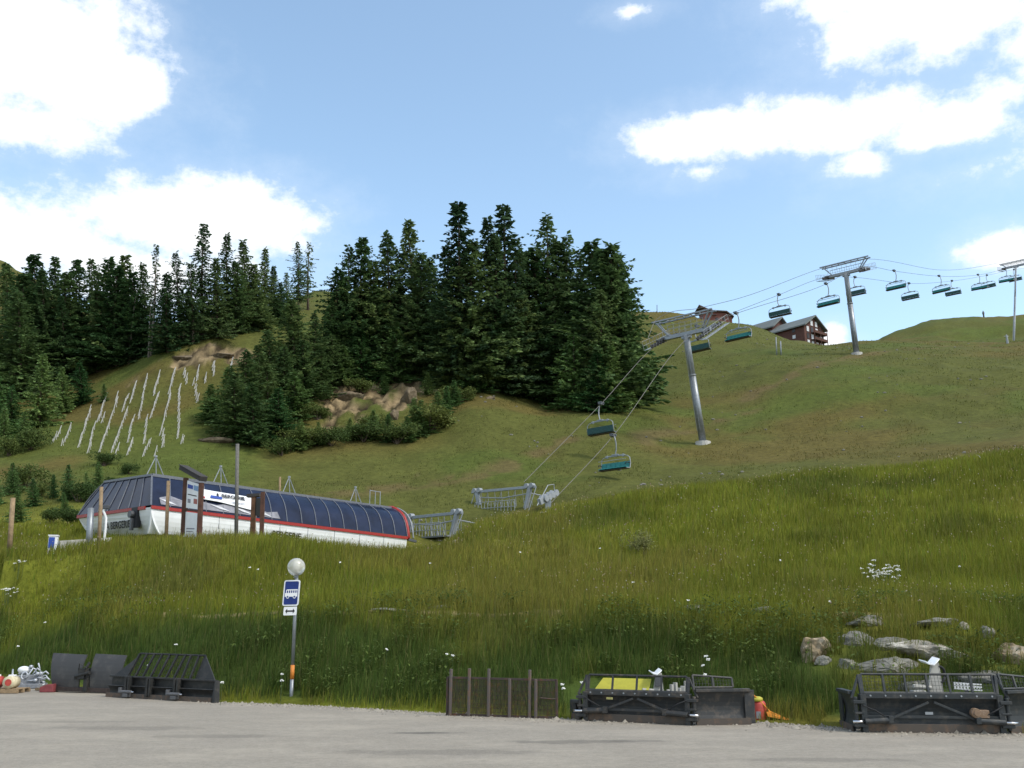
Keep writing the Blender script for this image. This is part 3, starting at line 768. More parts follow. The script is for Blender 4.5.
row([('young', 318, 422, 318, 444), ('bush', 332, 430, 332, 446), ('young', 350, 418, 350, 440), ('bush', 364, 424, 364, 442), ('young', 374, 410, 374, 440), ('bush', 397, 424, 397, 444), ('young', 414, 398, 414, 436), ('bush', 430, 408, 430, 432), ('young', 446, 386, 446, 416), ('bush', 460, 386, 461, 402), ('young', 300, 420, 300, 450), ('bush', 282, 440, 282, 456), ('young', 428, 372, 428, 394), ('young', 384, 374, 384, 394)],
    '%s dark undergrowth plant from the left round the bare rocky cut', 'undergrowth round the rocky cut', 1.3)
row([('young', 4, 408, 4, 450), ('young', 24, 412, 24, 446), ('young', -6, 470, -6, 506), ('bush', 26, 466, 26, 486), ('young', 33, 478, 34, 506), ('bush', 78, 482, 78, 502), ('young', 98, 462, 98, 490), ('bush', 104, 452, 104, 466), ('young', 18, 490, 18, 522), ('bush', 72, 508, 72, 526), ('bush', 130, 464, 130, 474)],
    '%s dark shrub from the left in the thicket below the left stand', 'thicket below the left stand', 1.15)
b_ = hit(645, 556, 30)
tree('tussock', 645, 531, 645, 556, 'grey green bush alone in the tall meadow grass', None, 30, 1.0)


# ------------------------------------------------------------------ shared paints
M_galv = mat('galvanised_steel', (0.25, 0.27, 0.29), rough=0.45, metal=0.55, var=0.12, scale=4)
M_galvlight = mat('light_galvanised', (0.27, 0.29, 0.31), rough=0.55, metal=0.1, var=0.1, scale=4)
M_steel = mat('dark_steel', (0.10, 0.105, 0.115), rough=0.5, metal=0.5, var=0.2, scale=5)
M_cable = mat('wire_rope', (0.08, 0.08, 0.08), rough=0.5, metal=0.6)
M_teal = mat('teal_seat', (0.015, 0.17, 0.165), rough=0.55, var=0.12, scale=5)
M_backpad = mat('dark_teal_back', (0.012, 0.06, 0.058), rough=0.6, var=0.2, scale=5)
M_pan = mat('brown_seat_pan', (0.07, 0.055, 0.045), rough=0.7)
M_black = mat('black_rubber', (0.02, 0.02, 0.022), rough=0.8)
M_concrete = mat('concrete', (0.42, 0.41, 0.38), rough=0.9, var=0.15, scale=3, bump=.3)
M_white = mat('white_paint', (0.74, 0.75, 0.76), rough=0.45, var=0.05, scale=1.5)
M_red = mat('red_paint', (0.32, 0.026, 0.022), rough=0.45, var=0.1)
M_ink = mat('black_lettering', (0.015, 0.015, 0.018), rough=0.6)
M_post = mat('weathered_wood', (0.24, 0.17, 0.10), rough=0.9, var=0.3, scale=3)
M_darkwood = mat('dark_red_wood', (0.085, 0.04, 0.028), rough=0.85, var=0.3, scale=3)
M_rust = mat('rusty_iron', (0.06, 0.045, 0.038), rough=0.85, var=0.3, scale=7, col2=(0.13, 0.06, 0.032))
M_bluepaint = mat('blue_paint', (0.02, 0.06, 0.30), rough=0.45)


def text_mesh(txt, size, bold=0.0, depth=0.004):
    cu = bpy.data.curves.new('lettering', 'FONT'); cu.body = txt; cu.size = size; cu.align_x = 'CENTER'; cu.align_y = 'CENTER'; cu.extrude = depth; cu.offset = bold
    o = bpy.data.objects.new('lettering', cu); COL.objects.link(o)
    dg = bpy.context.evaluated_depsgraph_get(); dg.update()
    me = bpy.data.meshes.new_from_object(o.evaluated_get(dg)); bpy.data.objects.remove(o); bpy.data.curves.remove(cu)
    return me


def put_text(name, txt, size, center, xdir, nrm, mtl, parent, bold=0.0, squash=1.0, up=None):
    """lettering lying on a panel: centre, reading direction and panel normal in the parent's space"""
    from mathutils import Matrix
    me = text_mesh(txt, size, bold)
    x = unit(xdir); n = unit(np.asarray(nrm, float) - x * np.dot(nrm, x)); y = np.cross(n, x)
    c = np.asarray(center, float)
    m = Matrix(((x[0] * squash, y[0], n[0], c[0]), (x[1] * squash, y[1], n[1], c[1]), (x[2] * squash, y[2], n[2], c[2]), (0, 0, 0, 1)))
    me.transform(m)
    me.materials.clear()
    return link_mesh(name, me, mtl, parent)


# ------------------------------------------------------------------ the chairlift line
P1 = hit(703, 443, 70)
LD = unit(V(0.655, 0.755, 0)); LN = V(LD[1], -LD[0], 0)       # up the line; to the right of it
LROT = math.atan2(LD[1], LD[0]) - pi / 2                       # local +Y runs up the line
GAUGE = 3.0


def on_line(px, py):
    """plan position on the line's centre seen at the given pixel column"""
    d = ray(px, py); k = d[0] / d[1]
    t = (k * P1[1] - P1[0]) / (LD[0] - k * LD[1]); return P1 + LD * t


def cable_pt(px, py, side):
    """point of the left (-1) or right (+1) hauling rope seen at the pixel"""
    o = P1 + LN * GAUGE * side; d = ray(px, py); k = d[0] / d[1]
    t = (k * o[1] - o[0]) / (LD[0] - k * LD[1]); p = o + LD * t
    p[2] = CAMH + d[2] / d[1] * p[1]; return p


def rope_curve(pts, n=10):
    """polyline in the line's vertical plane through the seen points, smooth between the supports"""
    P = np.array(pts); s = np.array([np.dot(p - P1, LD) for p in P]); o = np.argsort(s); P = P[o]; s = s[o]
    sq = np.concatenate([np.linspace(s[i], s[i + 1], n, endpoint=False) for i in range(len(s) - 1)] + [[s[-1]]])
    base = P[0] - LD * s[0]
    z = pchip(s, P[:, 2], sq)
    return np.array([[base[0] + LD[0] * t, base[1] + LD[1] * t, zz] for t, zz in zip(sq, z)])


RIGHT = [(548, 506), (613, 436), (676, 350), (697, 330), (712, 322), (736, 313.5), (826, 284), (846, 273), (866, 266.5), (894, 271), (939, 276.2), (978, 275), (1011, 267), (1022, 264), (1100, 247)]
LEFT = [(524, 482), (601, 404), (655, 346), (670, 336), (690, 329), (776, 296), (824, 278), (848, 277), (908, 283.5), (952, 281), (986, 275.5), (1012, 270), (1100, 262)]
ropeR = rope_curve([cable_pt(x, y, 1) for x, y in RIGHT]); ropeL = rope_curve([cable_pt(x, y, -1) for x, y in LEFT])
for rp, lab in ((ropeR, 'near grey hauling rope carrying the chairs with bright teal seats'), (ropeL, 'far grey hauling rope carrying the chairs with dark backs')):
    o = MB().pipe(list(rp), 0.03, 5).build('lift_cable', M_cable); tag(o, lab, 'cable')
COMM = [(470, 530), (600, 400), (648, 338), (656, 320), (700, 308), (740, 298), (823, 268), (848, 262), (866, 259), (940, 270), (1010, 261)]
commp = []
for x, y in COMM[2:]:
    q_ = on_line(x, y); d = ray(x, y); q_[2] = CAMH + d[2] / d[1] * q_[1]; commp.append(q_)
o = MB().pipe(list(rope_curve(commp)), 0.03, 5).build('signal_cable', M_cable); tag(o, 'thin signal cable strung above the hauling ropes between the pylons', 'cable')


# chairs
def make_chair(label, group, front):
    r = thing('lift_chair', label, 'chairlift chair', (0, 0, 0), 0, group)
    g = MB(); g.box((0, 0, .02), (.30, .62, .20)); g.tube((-.2, .22, .12), (.2, .22, .12), .09); g.tube((-.2, -.22, .12), (.2, -.22, .12), .09); g.build('grip', M_steel, r, bevel=.02)
    MB().pipe([(0.14, 0, -.06), (.22, .03, -.4), (.24, .10, -.8), (.16, .2, -1.25), (0.04, .24, -1.6), (0, .24, -1.78)], .06, 8).build('hanger_arm', M_galvlight, r, True)
    b = MB(); b.box((0, .24, -1.82), (2.1, .14, .13)); b.box((0, .24, -1.73), (.7, .22, .12))
    for x in (-.85, .85): b.tube((x, .24, -1.72), (x, .24, -1.98), .10)
    b.build('crossbeam', M_galv, r, bevel=.02)
    for s in (-1, 1):
        MB().pipe([(s * .9, .24, -1.86), (s * 1.3, .26, -1.92), (s * 1.5, .28, -2.1), (s * 1.56, .3, -2.6), (s * 1.55, .2, -3.05), (s * 1.5, -.28, -3.12)], .042, 6).build('side_frame', M_galvlight, r, True)
        MB().pipe([(s * 1.52, .25, -2.62), (s * 1.5, -.2, -2.58), (s * 1.42, -.34, -2.75)], .04, 6).build('armrest', M_black, r, True)
    for k in range(6):
        x = -1.25 + k * .5
        MB().prism([(x - .24, .27, -2.98), (x - .24, .36, -2.42), (x - .24, .30, -2.40), (x - .24, .18, -2.98)], (.48, 0, 0)).build('back_pad', M_teal if front else M_backpad, r, bevel=.02)
        MB().prism([(x - .24, .24, -3.0), (x - .24, -.30, -2.95), (x - .24, -.33, -3.03), (x - .24, .24, -3.09)], (.48, 0, 0)).build('seat_pad', M_teal if front else M_backpad, r, bevel=.02)
    MB().box((0, .0, -3.12), (3.0, .5, .04)).build('seat_pan', M_pan, r)
    MB().box((0, .365, -2.72), (3.0, .03, .62)).build('back_shell', M_backpad, r)
    MB().pipe([(-1.45, -.32, -2.3), (1.45, -.32, -2.3)], .03, 6).build('safety_bar', M_galvlight, r)
    return r


chair_front = chair_back = None
ch_r = [(613, 436, 'nearest teal seated chair on the near rope, low over the slope'), (736, 313.5, 'teal seated chair on the near rope just right of the first pylon head'), (826, 284, 'chair with full teal seat hanging left of the second pylon'),
        (894, 271, 'teal seated chair first to the right of the second pylon'), (939, 276.2, 'teal seated chair in the middle of the span right of the second pylon'), (978, 275, 'teal seated chair overlapping a dark one before the last pylon'), (1005, 269, 'small teal seated chair right below the last pylon head')]
ch_l = [(601, 404, 'nearest brown bottomed chair on the far rope in front of the trees'), (697, 326.5, 'dark chair half hidden behind the first pylon mast'), (779, 295, 'dark chair above the roof of the brown chalet'),
        (855, 277, 'dark chair hidden partly behind the second pylon mast'), (909, 283.5, 'lowest dark chair on the span right of the second pylon'), (952, 281, 'dark chair in the middle of the span right of the second pylon'), (987, 275.5, 'dark chair overlapping a teal one before the last pylon'), (1014, 270, 'small dark chair hanging beside the last pylon head')]
for lst, side in ((ch_r, 1), (ch_l, -1)):
    proto = None; grp = 'teal seated chairs coming down the near rope' if side > 0 else 'dark backed chairs going up the far rope'
    for (x, y, lab) in lst:
        p = cable_pt(x, y, side); rp = ropeR if side > 0 else ropeL
        s = np.dot(rp - P1, LD); p[2] = np.interp(np.dot(p - P1, LD), s, rp[:, 2])
        c = make_chair(lab, grp, side > 0) if proto is None else copy_tree(proto)
        if proto is None: proto = c
        tag(c, lab); c.location = tuple(p); c.scale = (1.08, 1.08, 1.05)
        c.rotation_euler = (0, rnd.uniform(-.03, .03), LROT + (0 if side > 0 else pi))


# pylons
def make_pylon(name, label, base, head, Lh, slopeR, slopeL, hscale=1.0, rb=.42, rt=.34):
    """base: foot on the hill; head: crossarm centre"""
    r = thing(name, label, 'pylon', base, LROT, None)
    ax = lambda v: V(np.dot(v - base, LN), np.dot(v - base, LD), v[2] - base[2])
    hd = ax(head); n = unit(hd); arm_up = n
    MB().tube((0, 0, -.8), (0, 0, .14), .95, .9, 16).build('foundation', M_concrete, r)
    k1 = .62
    MB().tube(n * 0.15, hd * k1, rb, rb * .9, 20).build('mast', M_galv, r, True)
    u_ = MB(); u_.tube(hd * k1, hd, rb * .84, rt, 20)
    u_.tube(hd * k1 - n * .06, hd * k1 + n * .06, rb * 1.05, rb * 1.05, 20); u_.tube(n * .12, n * .25, rb * 1.35, rb * 1.35, 20); u_.build('upper_mast', M_galvlight, r, True)
    X = V(1, 0, 0); A = GAUGE + .25
    # ladder
    l = MB(); f_ = np.cross(n, X); off_ = -f_ * (rb + .12)
    for s in (-.2, .2): l.tube(n * 1.5 + off_ + X * s, hd * .98 + off_ * .9 + X * s, .025, n=5)
    hh = np.linalg.norm(hd)
    for i in range(int((hh - 2) / .4)): l.tube(n * (1.8 + i * .4) + off_ - X * .2, n * (1.8 + i * .4) + off_ + X * .2, .018, n=4)
    l.build('ladder', M_galv, r)
    a = MB(); a.beam(hd - X * A, hd + X * A, .42, .48); a.beam(hd - X * .6 - n * .35, hd + X * .6 - n * .35, .4, .4); a.build('crossarm', M_galv, r, bevel=.03)
    # sheave trains
    for s, sl in ((1, slopeR), (-1, slopeL)):
        c = hd + X * s * GAUGE + n * .1; t = unit(V(0, 1, sl)); up = unit(np.cross(X, t))
        sh = MB(); sh.beam(c - t * Lh - up * .22, c + t * Lh - up * .22, .12, .22, up); sh.beam(c - t * Lh * .5 + up * .0, c + t * Lh * .5 + up * .0, .3, .2, up)
        sh.build('sheave_beam', M_steel, r)
        wh = MB()
        for i in range(10):
            p = c + t * (-Lh + .3 + i * (2 * Lh - .6) / 9) - up * .30; wh.tube(p - X * .07, p + X * .07, .24, .24, 14)
        wh.build('sheave_wheels', M_black, r)
        w = MB(); o2 = X * s * .75 - up * .55
        w.beam(c - t * Lh + o2, c + t * Lh + o2, .55, .05, up); w.build('catwalk', M_galvlight, r)
        h_ = MB()
        for i in range(9):
            p = c + t * (-Lh + i * 2 * Lh / 8) + o2 + X * s * .26; h_.tube(p, p + up * 1.05, .022, n=5)
        for k in (.55, 1.05): h_.tube(c - t * Lh + o2 + X * s * .26 + up * k, c + t * Lh + o2 + X * s * .26 + up * k, .022, n=5)
        h_.build('handrail', M_galvlight, r)
        f = MB()
        for q in (-.45, .45): f.beam(hd + X * s * (A - .9) + V(0, q * .5, 0) + n * .2, hd + X * s * (A + .35) + V(0, q, 0) + n * 2.0 * hscale, .13, .16, V(0, 1, 0))
        f.build('lifting_frame_post', M_galv, r)
    t_ = MB()
    for q in (-.45, .45): t_.beam(hd - X * (A + .8) + V(0, q, 0) + n * 2.05 * hscale, hd + X * (A + .8) + V(0, q, 0) + n * 2.05 * hscale, .16, .2, V(0, 1, 0))
    for k in range(7): x = -A + k * A / 3; t_.beam(hd + X * x + V(0, -.45, 0) + n * 2.05 * hscale, hd + X * x + V(0, .45, 0) + n * 2.05 * hscale, .1, .1)
    t_.build('lifting_frame', M_galv, r)
    h2 = MB()
    for q in (-.6, .6):
        for k in range(8): x = -A + .5 + k * (2 * A - 1) / 7; h2.tube(hd + X * x + V(0, q, 0) + n * .2, hd + X * x + V(0, q, 0) + n * 1.25, .025, n=5)
        for k in (.75, 1.25): h2.tube(hd - X * (A - .5) + V(0, q, 0) + n * k, hd + X * (A - .5) + V(0, q, 0) + n * k, .025, n=5)
    h2.build('arm_handrail', M_galvlight, r)
    return r


def head_at(px, py): q_ = on_line(px, py); d = ray(px, py); q_[2] = CAMH + d[2] / d[1] * q_[1]; return q_


def slope_of(a, b, side):
    p, q_ = cable_pt(*a, side), cable_pt(*b, side); return (q_[2] - p[2]) / np.linalg.norm((q_ - p)[:2])


hd1 = head_at(686, 334)
pyl = make_pylon('lift_pylon', 'nearest and biggest grey pylon standing on the slope right of the conifers', P1, hd1, 3.4, slope_of((690, 336), (717, 318), 1), slope_of((653, 347), (682, 333), -1))
P2p = hit(857, 358, 90); c2 = on_line(857, 358); P2p = V(c2[0], c2[1], float(Hh(c2[0], c2[1])))
hd2 = head_at(846, 273); pyl2 = make_pylon('lift_pylon', 'second grey pylon standing against the sky right of the brown chalet', P2p, hd2, 2.7, slope_of((846, 271.5), (868, 266.5), 1), slope_of((822, 276), (842, 275), -1), .85, .46, .36)
c3 = on_line(1013, 343); P3p = V(c3[0], c3[1], float(Hh(c3[0], c3[1])))
hd3 = head_at(1016, 266); pyl3 = make_pylon('lift_pylon', 'farthest grey pylon with thin mast above the far right hill', P3p, hd3, 2.6, .25, .25, .85, .24, .2)
for p_ in (pyl, pyl2, pyl3): tag(p_, group='chairlift pylons')

# ------------------------------------------------------------------ bottom station of the lift
CY = 56.0
c_nb = at(152, 533, CY); c_n = at(151, 507, CY); c_nt = at(152, 475, CY + 1.5)
LEN_Y = CY + 15.8
r_n = at(407, 538, LEN_Y); r_nb = at(406, 560, LEN_Y); r_nt = at(391, 508, LEN_Y + 1.3)
l_n = at(78, 517, CY + 5.6); l_nb = at(88, 538, CY + 5.6); l_nt = at(105, 482, CY + 5.6)
ORG = V(c_nb[0], c_nb[1], float(Hh(c_nb[0], c_nb[1])))
st = thing('lift_station', 'long white chairlift station with red band and dark blue glazing behind the grassy brow', 'lift station', ORG)
loc = lambda p: np.asarray(p, float) - ORG
C0b, C0, C0t, Rn, Rnb, Rnt, Ln, Lnb, Lnt = map(loc, (c_nb, c_n, c_nt, r_n, r_nb, r_nt, l_n, l_nb, l_nt))
backv = (Ln - C0) * V(1, 1, 0) * 1.0
Rb, Rbb = Rn + backv, Rnb + backv
Rbt = Rnt + (Lnt - C0t) * V(1, 1, 0)
Rnb[2] = Rn[2] - (C0[2] - C0b[2]) * 1.0; Rbb[2] = Rnb[2]; Rb[2] = Rn[2]; Rbt[2] = Rnt[2]
inw = lambda a, b, c: unit(np.cross(b - a, c - a))
M_glass = mat('blue_glazing', (0.012, 0.018, 0.042), rough=0.2, var=0.35, scale=.6, spec=0.22)
M_mull = mat('grey_mullion', (0.13, 0.14, 0.165), rough=0.5)
M_roof = mat('blue_grey_roof', (0.10, 0.12, 0.16), rough=0.4, var=.1)


def wall(a, b, c, d, th, nrm):
    nrm = unit(nrm); return MB().prism([a, b, c, d], -nrm * th)


side_n = unit(np.cross(Rn - C0, V(0, 0, 1))); front_n = unit(np.cross(C0 - Ln, V(0, 0, 1)))
cb = lambda p, n_, k: p - n_ * k
# fascias curve slightly inward at the bottom
def fascia(a, b, bb, ab, n_, name, parent):
    mb = MB(); N_ = 7; rows = []
    for i in range(N_):
        t = i / (N_ - 1); ins = 0.45 * t ** 2.2
        rows.append((a * (1 - t) + ab * t - n_ * ins, b * (1 - t) + bb * t - n_ * ins))
    vs = []; fs = []
    for p, q in rows: vs += [p, q, p - n_ * .12, q - n_ * .12]
    for i in range(N_ - 1):
        k = i * 4; fs += [(k, k + 1, k + 5, k + 4), (k + 2, k + 6, k + 7, k + 3), (k, k + 4, k + 6, k + 2), (k + 1, k + 3, k + 7, k + 5)]
    fs += [(0, 2, 3, 1), (vs and (N_ - 1) * 4, (N_ - 1) * 4 + 1, (N_ - 1) * 4 + 3, (N_ - 1) * 4 + 2)]
    mb.add(vs, fs); return mb.build(name, M_white, parent)


fs_ = fascia(C0, Rn, Rnb, C0b, side_n, 'side_fascia', st)
ff_ = fascia(Ln, C0, C0b, Lnb, front_n, 'front_fascia', st)
fascia(Rb, Ln, Lnb, Rbb, -side_n, 'rear_fascia', st)
jm = MB()
for k in range(1, 9):
    t = k / 9; p = C0 * (1 - t) + Rn * t; q_ = C0b * (1 - t) + Rnb * t; MB().beam(p + side_n * .006, p * .45 + q_ * .55 + side_n * -.08, .03, .03).build('panel_joint', M_mull, fs_)

bd = MB(); up_ = V(0, 0, 1)
bd.beam(C0 + side_n * .03, Rn + side_n * .03, .12, .19); bd.beam(Ln + front_n * .03, C0 + front_n * .03 - unit(C0 - Ln) * .6, .12, .19); bd.beam(Rb - side_n * .03, Ln - side_n * .03, .12, .19)
bd.build('red_band', M_red, st)
MB().add([C0 - up_ * .1, Rn - up_ * .1, Rb - up_ * .1, Ln - up_ * .1], [(0, 1, 2, 3)]).build('floor_deck', M_steel, st)
MB().add([C0b + (Rn - C0) * .03 + V(0, .4, .05), Rnb + V(0, .4, .05), Rbb + V(0, -.4, .05), Lnb + V(.4, 0, .05)], [(0, 1, 2, 3)]).build('underside', M_steel, st)


# glazing: curved section between band and roof edge
def glaze(a, b, bt, at_, bulge, n_, nseg, parent, mull_n, grow=True):
    NS = 6; mb = MB(); vs = []
    prof = lambda p, q_, t, u=1.0: p * (1 - t) + q_ * t + (n_ + up_) * bulge * (u if grow else 1.0) * sin(pi * t) * .5
    NU_ = 8
    for i in range(NS + 1):
        t = i / NS
        for k in range(NU_ + 1): u = k / NU_; vs.append(prof(a * (1 - u) + b * u, at_ * (1 - u) + bt * u, t, u))
    mb.add(vs, [(i * (NU_ + 1) + k, i * (NU_ + 1) + k + 1, (i + 1) * (NU_ + 1) + k + 1, (i + 1) * (NU_ + 1) + k) for i in range(NS) for k in range(NU_)])
    g = mb.build('glazing', M_glass, parent, True)
    for k in range(mull_n + 1):
        u = k / mull_n; p = a * (1 - u) + b * u; q_ = at_ * (1 - u) + bt * u
        MB().pipe([prof(p, q_, i / NS, u) + n_ * .03 for i in range(NS + 1)], .034, 5).build('mullion', M_mull, g)
    return g


gs = glaze(C0 + up_ * .12, Rn + up_ * .12, Rnt, C0t, .75, side_n, 6, st, 17)
gf = glaze(Ln + up_ * .12, C0 + up_ * .12, C0t, Lnt, .0, front_n, 6, st, 7)
glaze(Rb + up_ * .12, Ln + up_ * .12, Lnt, Rbt, .3, -side_n, 6, st, 17, False)
rf = MB(); rf.add([C0t, Rnt, Rbt, Lnt], [(0, 1, 2, 3)])
rf.build('roof', M_roof, st)
rm = MB(); rm.beam(C0t, Rnt, .2, .18); rm.beam(Lnt, C0t, .2, .14); rm.beam(Rnt, Rbt, .2, .18); rm.beam(Lnt, Rbt, .2, .18); rm.build('roof_edge', M_mull, st)
# red rim round the open uphill end, grey bow outside it
rim = lambda o, s_: [Rn * (1 - t) + Rnt * t + side_n * (.75 * sin(pi * t) * .5 + s_) + up_ * (.75 * sin(pi * t) * .5 + s_) + LD * o for t in np.linspace(0, 1, 10)]
endpts = [Rn + LD * .12] + rim(.12, .04) + [Rnt + up_ * .08 - side_n * .8 + LD * .12]
MB().pipe(endpts, .13, 8).build('red_end_rim', M_red, st, True)
MB().pipe([p + LD * .45 + side_n * .05 for p in endpts[:-1]], .06, 6).build('end_bow', M_galvlight, st, True)
MB().beam(Rn + LD * .1 - up_ * .1, Rn + LD * .9 - up_ * .2, .2, .18).build('end_girder', M_steel, st)
# silver foil picture strip of snowy peaks along the foot of the side glazing
M_foil = mat('printed_grey_foil', (0.20, 0.20, 0.23), rough=.5, var=.3, scale=1.2); M_foilw = mat('printed_pale_foil', (0.55, 0.55, 0.58), rough=.5, var=.15, scale=1.5)
e1 = unit(Rn - C0); L_ = np.linalg.norm(Rn - C0)
sl = unit((C0t - C0) - e1 * np.dot(C0t - C0, e1)); gn = unit(np.cross(e1, sl))
if np.dot(gn, side_n) < 0: gn = -gn
def onside(s, h, o=.10):
    """point on the side glazing: s metres along, h metres up the slope"""
    p = C0 + e1 * s; q_ = C0t * (1 - s / L_) + Rnt * (s / L_); H_ = np.linalg.norm(q_ - p); t = min(1, h / H_)
    return p * (1 - t) + q_ * t + up_ * .12 * (1 - t) + side_n * (.75 * s / L_ * sin(pi * t) * .5 + o * .6) + up_ * (.75 * s / L_ * sin(pi * t) * .5 + o * .4)
def side_patch(poly, th, name, mtl, parent, o=.10):
    mb = MB(); n = len(poly); P = [onside(s, h, o) for s, h in poly]; Q = [p - gn * th for p in P]
    mb.add(P + Q, [tuple(range(n)), tuple(range(2 * n - 1, n - 1, -1))] + [(k, n + k, n + (k + 1) % n, (k + 1) % n) for k in range(n)]); return mb.build(name, mtl, parent)
side_patch([(0.6, .12), (9.2, .12), (9.0, .62), (8.2, .5), (7.4, .72), (6.6, .55), (5.4, .85), (4.4, .6), (3.2, .8), (2.2, .6), (1.2, .95), (.5, .7)], .02, 'foil_picture', M_foil, gs, .06)
pk = MB()
for (s, h, w_) in [(1.0, .3, .8), (2.6, .28, .7), (4.6, .3, 1.0), (6.3, .28, .9), (7.9, .26, .8)]:
    P = [onside(s + dx, h + dh, .11) for dx, dh in ((-w_ * .7, .3), (0, .0), (w_ * .8, -.12), (w_ * .1, .16))]; pk.add(P, [(0, 1, 2, 3)])
pk.build('foil_peaks', M_foilw, gs)
# white banner with lettering
bn = [(3.0, .95), (7.55, .62), (7.45, 1.62), (3.05, 2.0)]
banner = side_patch([(2.75, .95), (4.6, .80), (7.2, .40), (7.15, 1.55), (4.35, 1.72), (2.75, 1.86)], .04, 'banner', M_white, gs, .22)
bn_n = unit(np.cross(onside(7.0, .8, .22) - onside(3, .8, .22), onside(3, 1.8, .22) - onside(3, .8, .22)))
if bn_n[1] > 0: bn_n = -bn_n
put_text('lettering', 'BERGERIE', .40, onside(5.6, 1.28, .30), e1, bn_n, M_ink, banner, .012)
put_text('small_lettering', 'restaurant', .24, onside(5.9, .84, .30), e1, bn_n, mat('grey_lettering', (.30, .31, .36), rough=.6), banner, .004)
bl = MB(); bl.add([onside(s, h, .27) for s, h in ((3.9, 1.02), (4.75, 1.0), (4.75, 1.22), (3.95, 1.28))], [(0, 1, 2, 3)]); bl.build('blue_logo_block', M_bluepaint, banner)
bl = MB(); bl.add([onside(s, h, .27) for s, h in ((2.9, .93), (3.55, .93), (3.5, 1.1), (2.9, 1.14))], [(0, 1, 2, 3)]); bl.build('red_logo_block', M_red, banner)
bl = MB(); bl.add([onside(s, h, .27) for s, h in ((4.38, 1.18), (4.54, 1.18), (4.52, 1.52), (4.40, 1.52))], [(0, 1, 2, 3)]); bl.build('black_logo', M_ink, banner)
# lettering on the fascias
mid = lambda a, b, t: a * (1 - t) + b * t
fp = mid(mid(Ln, C0, .52), mid(Lnb, C0b, .52), .58) + front_n * .0
put_text('lettering', 'LA BERGERIE', .62, fp + front_n * .04, unit(C0 - Ln), front_n + V(0, 0, -.15), M_ink, ff_, .014, .88)
sp_ = mid(mid(C0, Rn, .47), mid(C0b, Rnb, .47), .52)
put_text('lettering', 'BERGERIE', .55, sp_ + side_n * -.02, e1, side_n + V(0, 0, -.15), M_ink, fs_, .014)
put_text('small_lettering', 'téléski', .26, mid(mid(C0, Rn, .15), mid(C0b, Rnb, .15), .62) + side_n * -.05, e1, side_n + V(0, 0, -.2), M_ink, fs_, .004)
# gap with machinery near the corner of the front
gp = mid(mid(Ln, C0, .80), mid(Lnb, C0b, .80), .35); gx = unit(C0 - Ln)
mb = MB(); mb.box(gp + front_n * .02 + up_ * .02, (.7, .3, 1.2), axes=(gx, front_n, up_)); mb.build('hatch', M_ink, ff_)
mb = MB(); mb.tube(gp + front_n * .1 + up_ * .2 - gx * .12, gp + front_n * .4 + up_ * .2 - gx * .12, .22, .22, 14); mb.box(gp + front_n * .25 - up_ * .4, (.16, .2, .7), axes=(gx, front_n, up_)); mb.build('hatch_motor', M_steel, ff_)
# support columns under the body
for t, dd in ((.32, 0), (.78, 0)):
    p = mid(Lnb, C0b, t) - front_n * 1.2; MB().box((p[0], p[1], p[2] * .5 - .3), (.5, .5, max(.6, p[2] + .8))).build('support_column', M_steel, st)
for t in (.3, .65, .95):
    p = mid(C0b, Rnb, t) - side_n * 2.4; MB().box((p[0], p[1], p[2] - 1.2), (.6, .6, 2.6)).build('support_column', M_steel, st)
# roof braces
for t, wv in ((-.05, 1), (.27, 1), (.55, 1), (.86, 1)):
    b0 = mid(C0t, Rnt, t) - side_n * 1.0; b0 = b0 if t >= 0 else mid(Lnt, C0t, .80) - front_n * .8
    q = MB()
    for s, hgt in ((-.55, 1), (.15, 1), (.75, 1)): q.tube(b0 + e1 * s, b0 + e1 * .0 + up_ * 1.35, .03, n=6)
    q.tube(b0 + up_ * 1.3, b0 + up_ * 1.42, .09, n=6); q.build('roof_brace', M_galvlight, st)
q = MB()
for s in (0, .55, 1.05): p = mid(C0t, Rnt, .925) - side_n * .8 + e1 * s; q.tube(p, p + up_ * 1.3, .03, n=6)
p = mid(C0t, Rnt, .925) - side_n * .8; q.tube(p + up_ * 1.25, p + e1 * 1.05 + up_ * 1.25, .03, n=6); q.build('roof_rail', M_galvlight, st)


